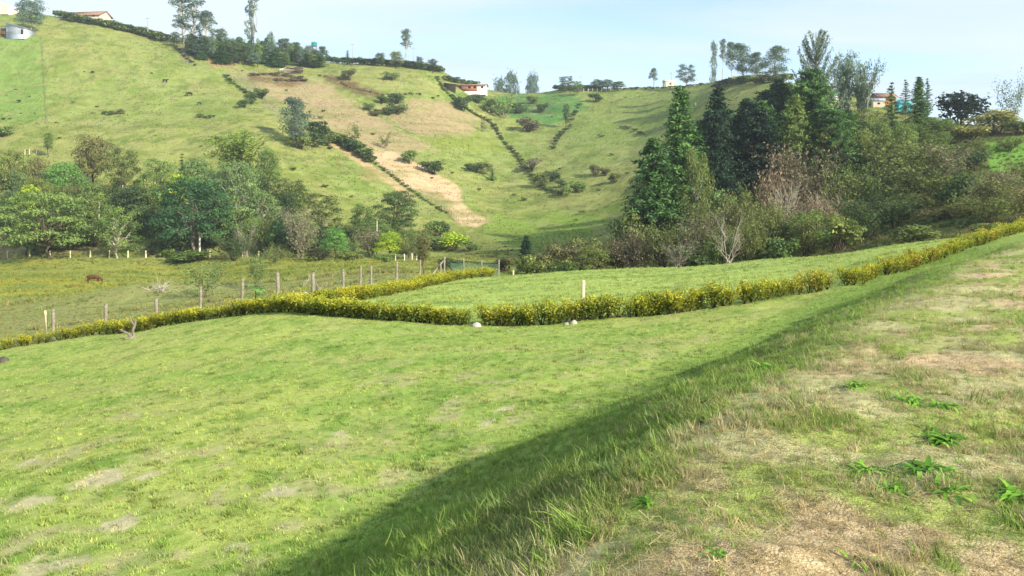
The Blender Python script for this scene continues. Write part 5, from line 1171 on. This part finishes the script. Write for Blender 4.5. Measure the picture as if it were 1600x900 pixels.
def grass(name, label, X, Y, key, scale, col, tilt=.15):
    n = len(X); Z = np.concatenate([zfun(X[i:i + 40000], Y[i:i + 40000]) for i in range(0, n, 40000)])
    me = bpy.data.meshes.new(name); me.vertices.add(n); me.vertices.foreach_set('co', np.stack([X, Y, Z - .004], 1).astype(np.float32).ravel())
    r = np.stack([rng.normal(size=n) * tilt, rng.normal(size=n) * tilt, rng.random(n) * 6.283], 1)
    me.attributes.new('rot', 'FLOAT_VECTOR', 'POINT').data.foreach_set('vector', r.astype(np.float32).ravel())
    me.attributes.new('scl', 'FLOAT', 'POINT').data.foreach_set('value', np.asarray(scale, np.float32))
    coll, k = PC[key]
    me.attributes.new('pick', 'INT', 'POINT').data.foreach_set('value', rng.integers(0, k, n).astype(np.int32))
    me.attributes.new('gcol', 'FLOAT_COLOR', 'POINT').data.foreach_set('color', np.concatenate([np.clip(col, 0, 1), np.ones((n, 1))], 1).astype(np.float32).ravel())
    me.materials.append(BLADE); o = bpy.data.objects.new(name, me); COL.objects.link(o); tag(o, label, 'grass', None, 'stuff')
    ng = bpy.data.node_groups.new(name, 'GeometryNodeTree'); ng.interface.new_socket('Geometry', in_out='INPUT', socket_type='NodeSocketGeometry'); ng.interface.new_socket('Geometry', in_out='OUTPUT', socket_type='NodeSocketGeometry')
    gi = ng.nodes.new('NodeGroupInput'); go = ng.nodes.new('NodeGroupOutput'); ip = ng.nodes.new('GeometryNodeInstanceOnPoints'); ci = ng.nodes.new('GeometryNodeCollectionInfo')
    ci.inputs['Collection'].default_value = coll; ci.inputs['Separate Children'].default_value = True; ci.inputs['Reset Children'].default_value = True
    def na(nm, dt): q = ng.nodes.new('GeometryNodeInputNamedAttribute'); q.data_type = dt; q.inputs['Name'].default_value = nm; return [s for s in q.outputs if s.enabled and s.name == 'Attribute'][0]
    lk = ng.links.new; lk(gi.outputs[0], ip.inputs['Points']); lk(ci.outputs[0], ip.inputs['Instance']); ip.inputs['Pick Instance'].default_value = True
    lk(na('pick', 'INT'), ip.inputs['Instance Index']); lk(na('rot', 'FLOAT_VECTOR'), ip.inputs['Rotation']); lk(na('scl', 'FLOAT'), ip.inputs['Scale']); lk(ip.outputs[0], go.inputs[0])
    md = o.modifiers.new('scatter', 'NODES'); md.node_group = ng
    return o
def scatter(d0, d1, rho, s=.74, gamma=1.0):
    "random points over the ground between two depths; rho(d) = tufts per square metre"
    ds = np.geomspace(d0, d1, 200); w = rho(ds) * (2 * s * (ds + 1.5)); cum = np.concatenate([[0], np.cumsum((w[1:] + w[:-1]) / 2 * np.diff(ds))]); n = int(cum[-1])
    d = np.interp(rng.random(n) * cum[-1], cum, ds); X = (rng.random(n) * 2 - 1) * s * (d + 1.5); return X, d
def gcolor(X, Y):
    n = len(X); out_ = []
    for i in range(0, n, 40000): x = X[i:i + 40000]; y = Y[i:i + 40000]; out_.append(albedo(x, y, zfun(x, y)))
    return np.concatenate(out_) * rng.uniform(.8, 1.25, (n, 1)) * (1 + rng.normal(size=(n, 3)) * np.array([.07, .04, .07]))
STRAW = lin(206, 190, 142)
# bank: tufts, longer grass on the slope, straw
X, Y = scatter(2.2, 36, lambda d: np.minimum(560, 5600 / d ** 1.35)); dd = bank_dist(X, Y); keep = dd < 4.8; X, Y, dd = X[keep], Y[keep], dd[keep]
top = dd < -.1; br = bare_mask(X, Y); pt = fbm(X / .45, Y / .45, 88, 3); keep = np.where(top, rng.random(len(X)) < (.30 + .9 * sstep(.42, .6, pt)) * (1 - .86 * br), rng.random(len(X)) < .75); X, Y, dd, top, pt = X[keep], Y[keep], dd[keep], top[keep], pt[keep]
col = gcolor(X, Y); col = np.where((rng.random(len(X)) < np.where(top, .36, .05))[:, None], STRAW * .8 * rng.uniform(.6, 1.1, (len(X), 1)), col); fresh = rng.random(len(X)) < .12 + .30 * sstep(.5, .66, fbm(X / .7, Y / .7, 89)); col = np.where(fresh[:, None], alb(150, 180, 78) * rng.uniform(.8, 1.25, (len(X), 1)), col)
sc = np.where(top, rng.uniform(.025, .06, len(X)) * (1 + .5 * sstep(.5, .65, pt)), rng.uniform(.045, .10, len(X)) * (1 - .45 * sstep(2.4, 4.4, dd))) * np.where(fresh, 1.2, 1) * np.where(rng.random(len(X)) < .03, 1.8, 1)
sc = sc * (1 + .35 * np.exp(-((dd - .6) / 1.2) ** 2) * (1 - sstep(5, 9, Y)))
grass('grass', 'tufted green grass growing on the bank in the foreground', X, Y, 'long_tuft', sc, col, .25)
X, Y = scatter(2.2, 28, lambda d: np.minimum(520, 4200 / d ** 1.3)); dd = bank_dist(X, Y); keep = (dd < 1.2) & (rng.random(len(X)) < .45 + .55 * bare_mask(X, Y)); X, Y = X[keep], Y[keep]
grass('dry_grass', 'dry straw lying on the bare parts of the bank', X, Y, 'straw', rng.uniform(.05, .12, len(X)), STRAW[None] * .82 * rng.uniform(.45, 1.15, (len(X), 1)) * np.array([1, .97, .93]), .28)
# lawn and field
X, Y = scatter(6, 46, lambda d: np.minimum(95, 1700 / d ** 1.25)); dd = bank_dist(X, Y); keep = (dd > 3.0) & (Y < front_y(X)); X, Y = X[keep], Y[keep]; al = gcolor(X, Y)
keep = rng.random(len(X)) < np.where(al[:, 0] > al[:, 1] * .97, .3, 1.0); X, Y, al = X[keep], Y[keep], al[keep]
tall = (rng.random(len(X)) < .05) | ((fbm(X / .5, Y / .5, 92, 3) > .64) & (rng.random(len(X)) < .6))
grass('lawn_grass', 'short green mown grass of the lawn', X, Y, 'lawn_tuft', rng.uniform(.035, .07, len(X)) * np.where(tall, 1.5, 1), al * (np.where(tall, .85, 1.16) * rng.uniform(.78, 1.25, len(X)))[:, None], .15)
X, Y = scatter(26, 78, lambda d: np.minimum(20, 700 / d ** 1.1)); keep = (Y > front_y(X)) & (X > back_xf(Y)); X, Y = X[keep], Y[keep]; al = gcolor(X, Y); lump = fbm(X / 2.5, Y / .7, 77) > .58
grass('field_grass', 'short grass of the field behind the hedge', X, Y, 'lawn_tuft', rng.uniform(.07, .12, len(X)) * np.where(lump, 1.6, 1), al * np.where(lump, .9, 1.12)[:, None], .15)
# pasture and far slopes
X, Y = scatter(38, 168, lambda d: np.minimum(4, 260 / d ** 1.1)); keep = (Y > front_y(X) + .8) & (X < back_xf(Y)) ; X, Y = X[keep], Y[keep]; al = gcolor(X, Y); lump = fbm(X / 6, Y / 3, 78)
grass('pasture_grass', 'rough yellow-green grass of the valley pasture', X, Y, 'clump', rng.uniform(.12, .26, len(X)) * (1 + 1.4 * sstep(.5, .66, lump)) * np.where(Y < 75, .7, 1), al * 1.12, .15)
X, Y = scatter(150, 425, lambda d: np.full(d.shape, .55), .72); al = gcolor(X, Y); pxl = 800 + F * X / Y; keep = (rng.random(len(X)) < .3 + .9 * sstep(.4, .6, fbm(X / 9, Y / 9, 79))); X, Y, al = X[keep], Y[keep], al[keep]
grass('hillside_grass', 'tussocky grass of the far slopes', X, Y, 'clump', rng.uniform(.18, .42, len(X)), al * rng.uniform(.92, 1.16, (len(X), 1)), .2)
X, Y = scatter(58, 150, lambda d: np.full(d.shape, 1.0), .9); keep = (X > 8 + .05 * Y) & ((Y > 72) | (X > 30)); X, Y = X[keep], Y[keep]; al = gcolor(X, Y)
grass('gully_grass', 'rank grass and low growth on the shaded gully slope', X, Y, 'clump', rng.uniform(.2, .55, len(X)), al * rng.uniform(.6, 1.1, (len(X), 1)), .2)
# crumbs of soil and little stones on the bare ground
coll = bpy.data.collections.new('crumb')
for i in range(4):
    rg = np.random.default_rng(700 + i); mb = MB(); k = 6; R_ = []
    for j in range(4): ph = -.5 + j / 3 * 1.95; R_ += [(math.cos(a) * math.cos(ph) * rg.uniform(.75, 1.2), math.sin(a) * math.cos(ph) * rg.uniform(.75, 1.2), math.sin(ph) * rg.uniform(.5, .8)) for a in np.arange(k) / k * 6.283]
    mb.add(R_, [[j * k + i_, j * k + (i_ + 1) % k, (j + 1) * k + (i_ + 1) % k, (j + 1) * k + i_] for j in range(3) for i_ in range(k)]); coll.objects.link(bpy.data.objects.new('crumb', mb.mesh('crumb', BLADE)))
PC['crumb'] = (coll, 4)
X, Y = scatter(2.2, 16, lambda d: np.minimum(420, 3200 / d ** 1.4)); keep = rng.random(len(X)) < .06 + .94 * bare_mask(X, Y); X, Y = X[keep], Y[keep]
o = grass('gravel', 'crumbs of soil and small stones on the bare parts of the bank', X, Y, 'crumb', .004 + .010 * rng.random(len(X)) ** 4, lin(206, 180, 140)[None] * .55 * rng.uniform(.5, 1.3, (len(X), 1)), .8); o['category'] = 'gravel'
# pale air between the hills
hz_, n_, l_, b_, o_ = newmat('hazy_air'); n_.remove(b_); pv = n_.new('ShaderNodeVolumePrincipled'); pv.inputs['Color'].default_value = (.86, .92, 1.0, 1); pv.inputs['Density'].default_value = HAZE; pv.inputs['Anisotropy'].default_value = .3
l_.new(pv.outputs[0], o_.inputs['Volume'])
zmin = float(GZ.min()) - 1; zmax = max(float(GZ.max()) + 32, 100); mb = MB(); mb.box((0, 630, (zmin + zmax) / 2), (4600, 720, (zmax - zmin) / 2)); hb = mb.build('haze', hz_); hb['kind'] = 'stuff'; hb['label'] = 'thin pale haze hanging between the hills'
#@@PART4
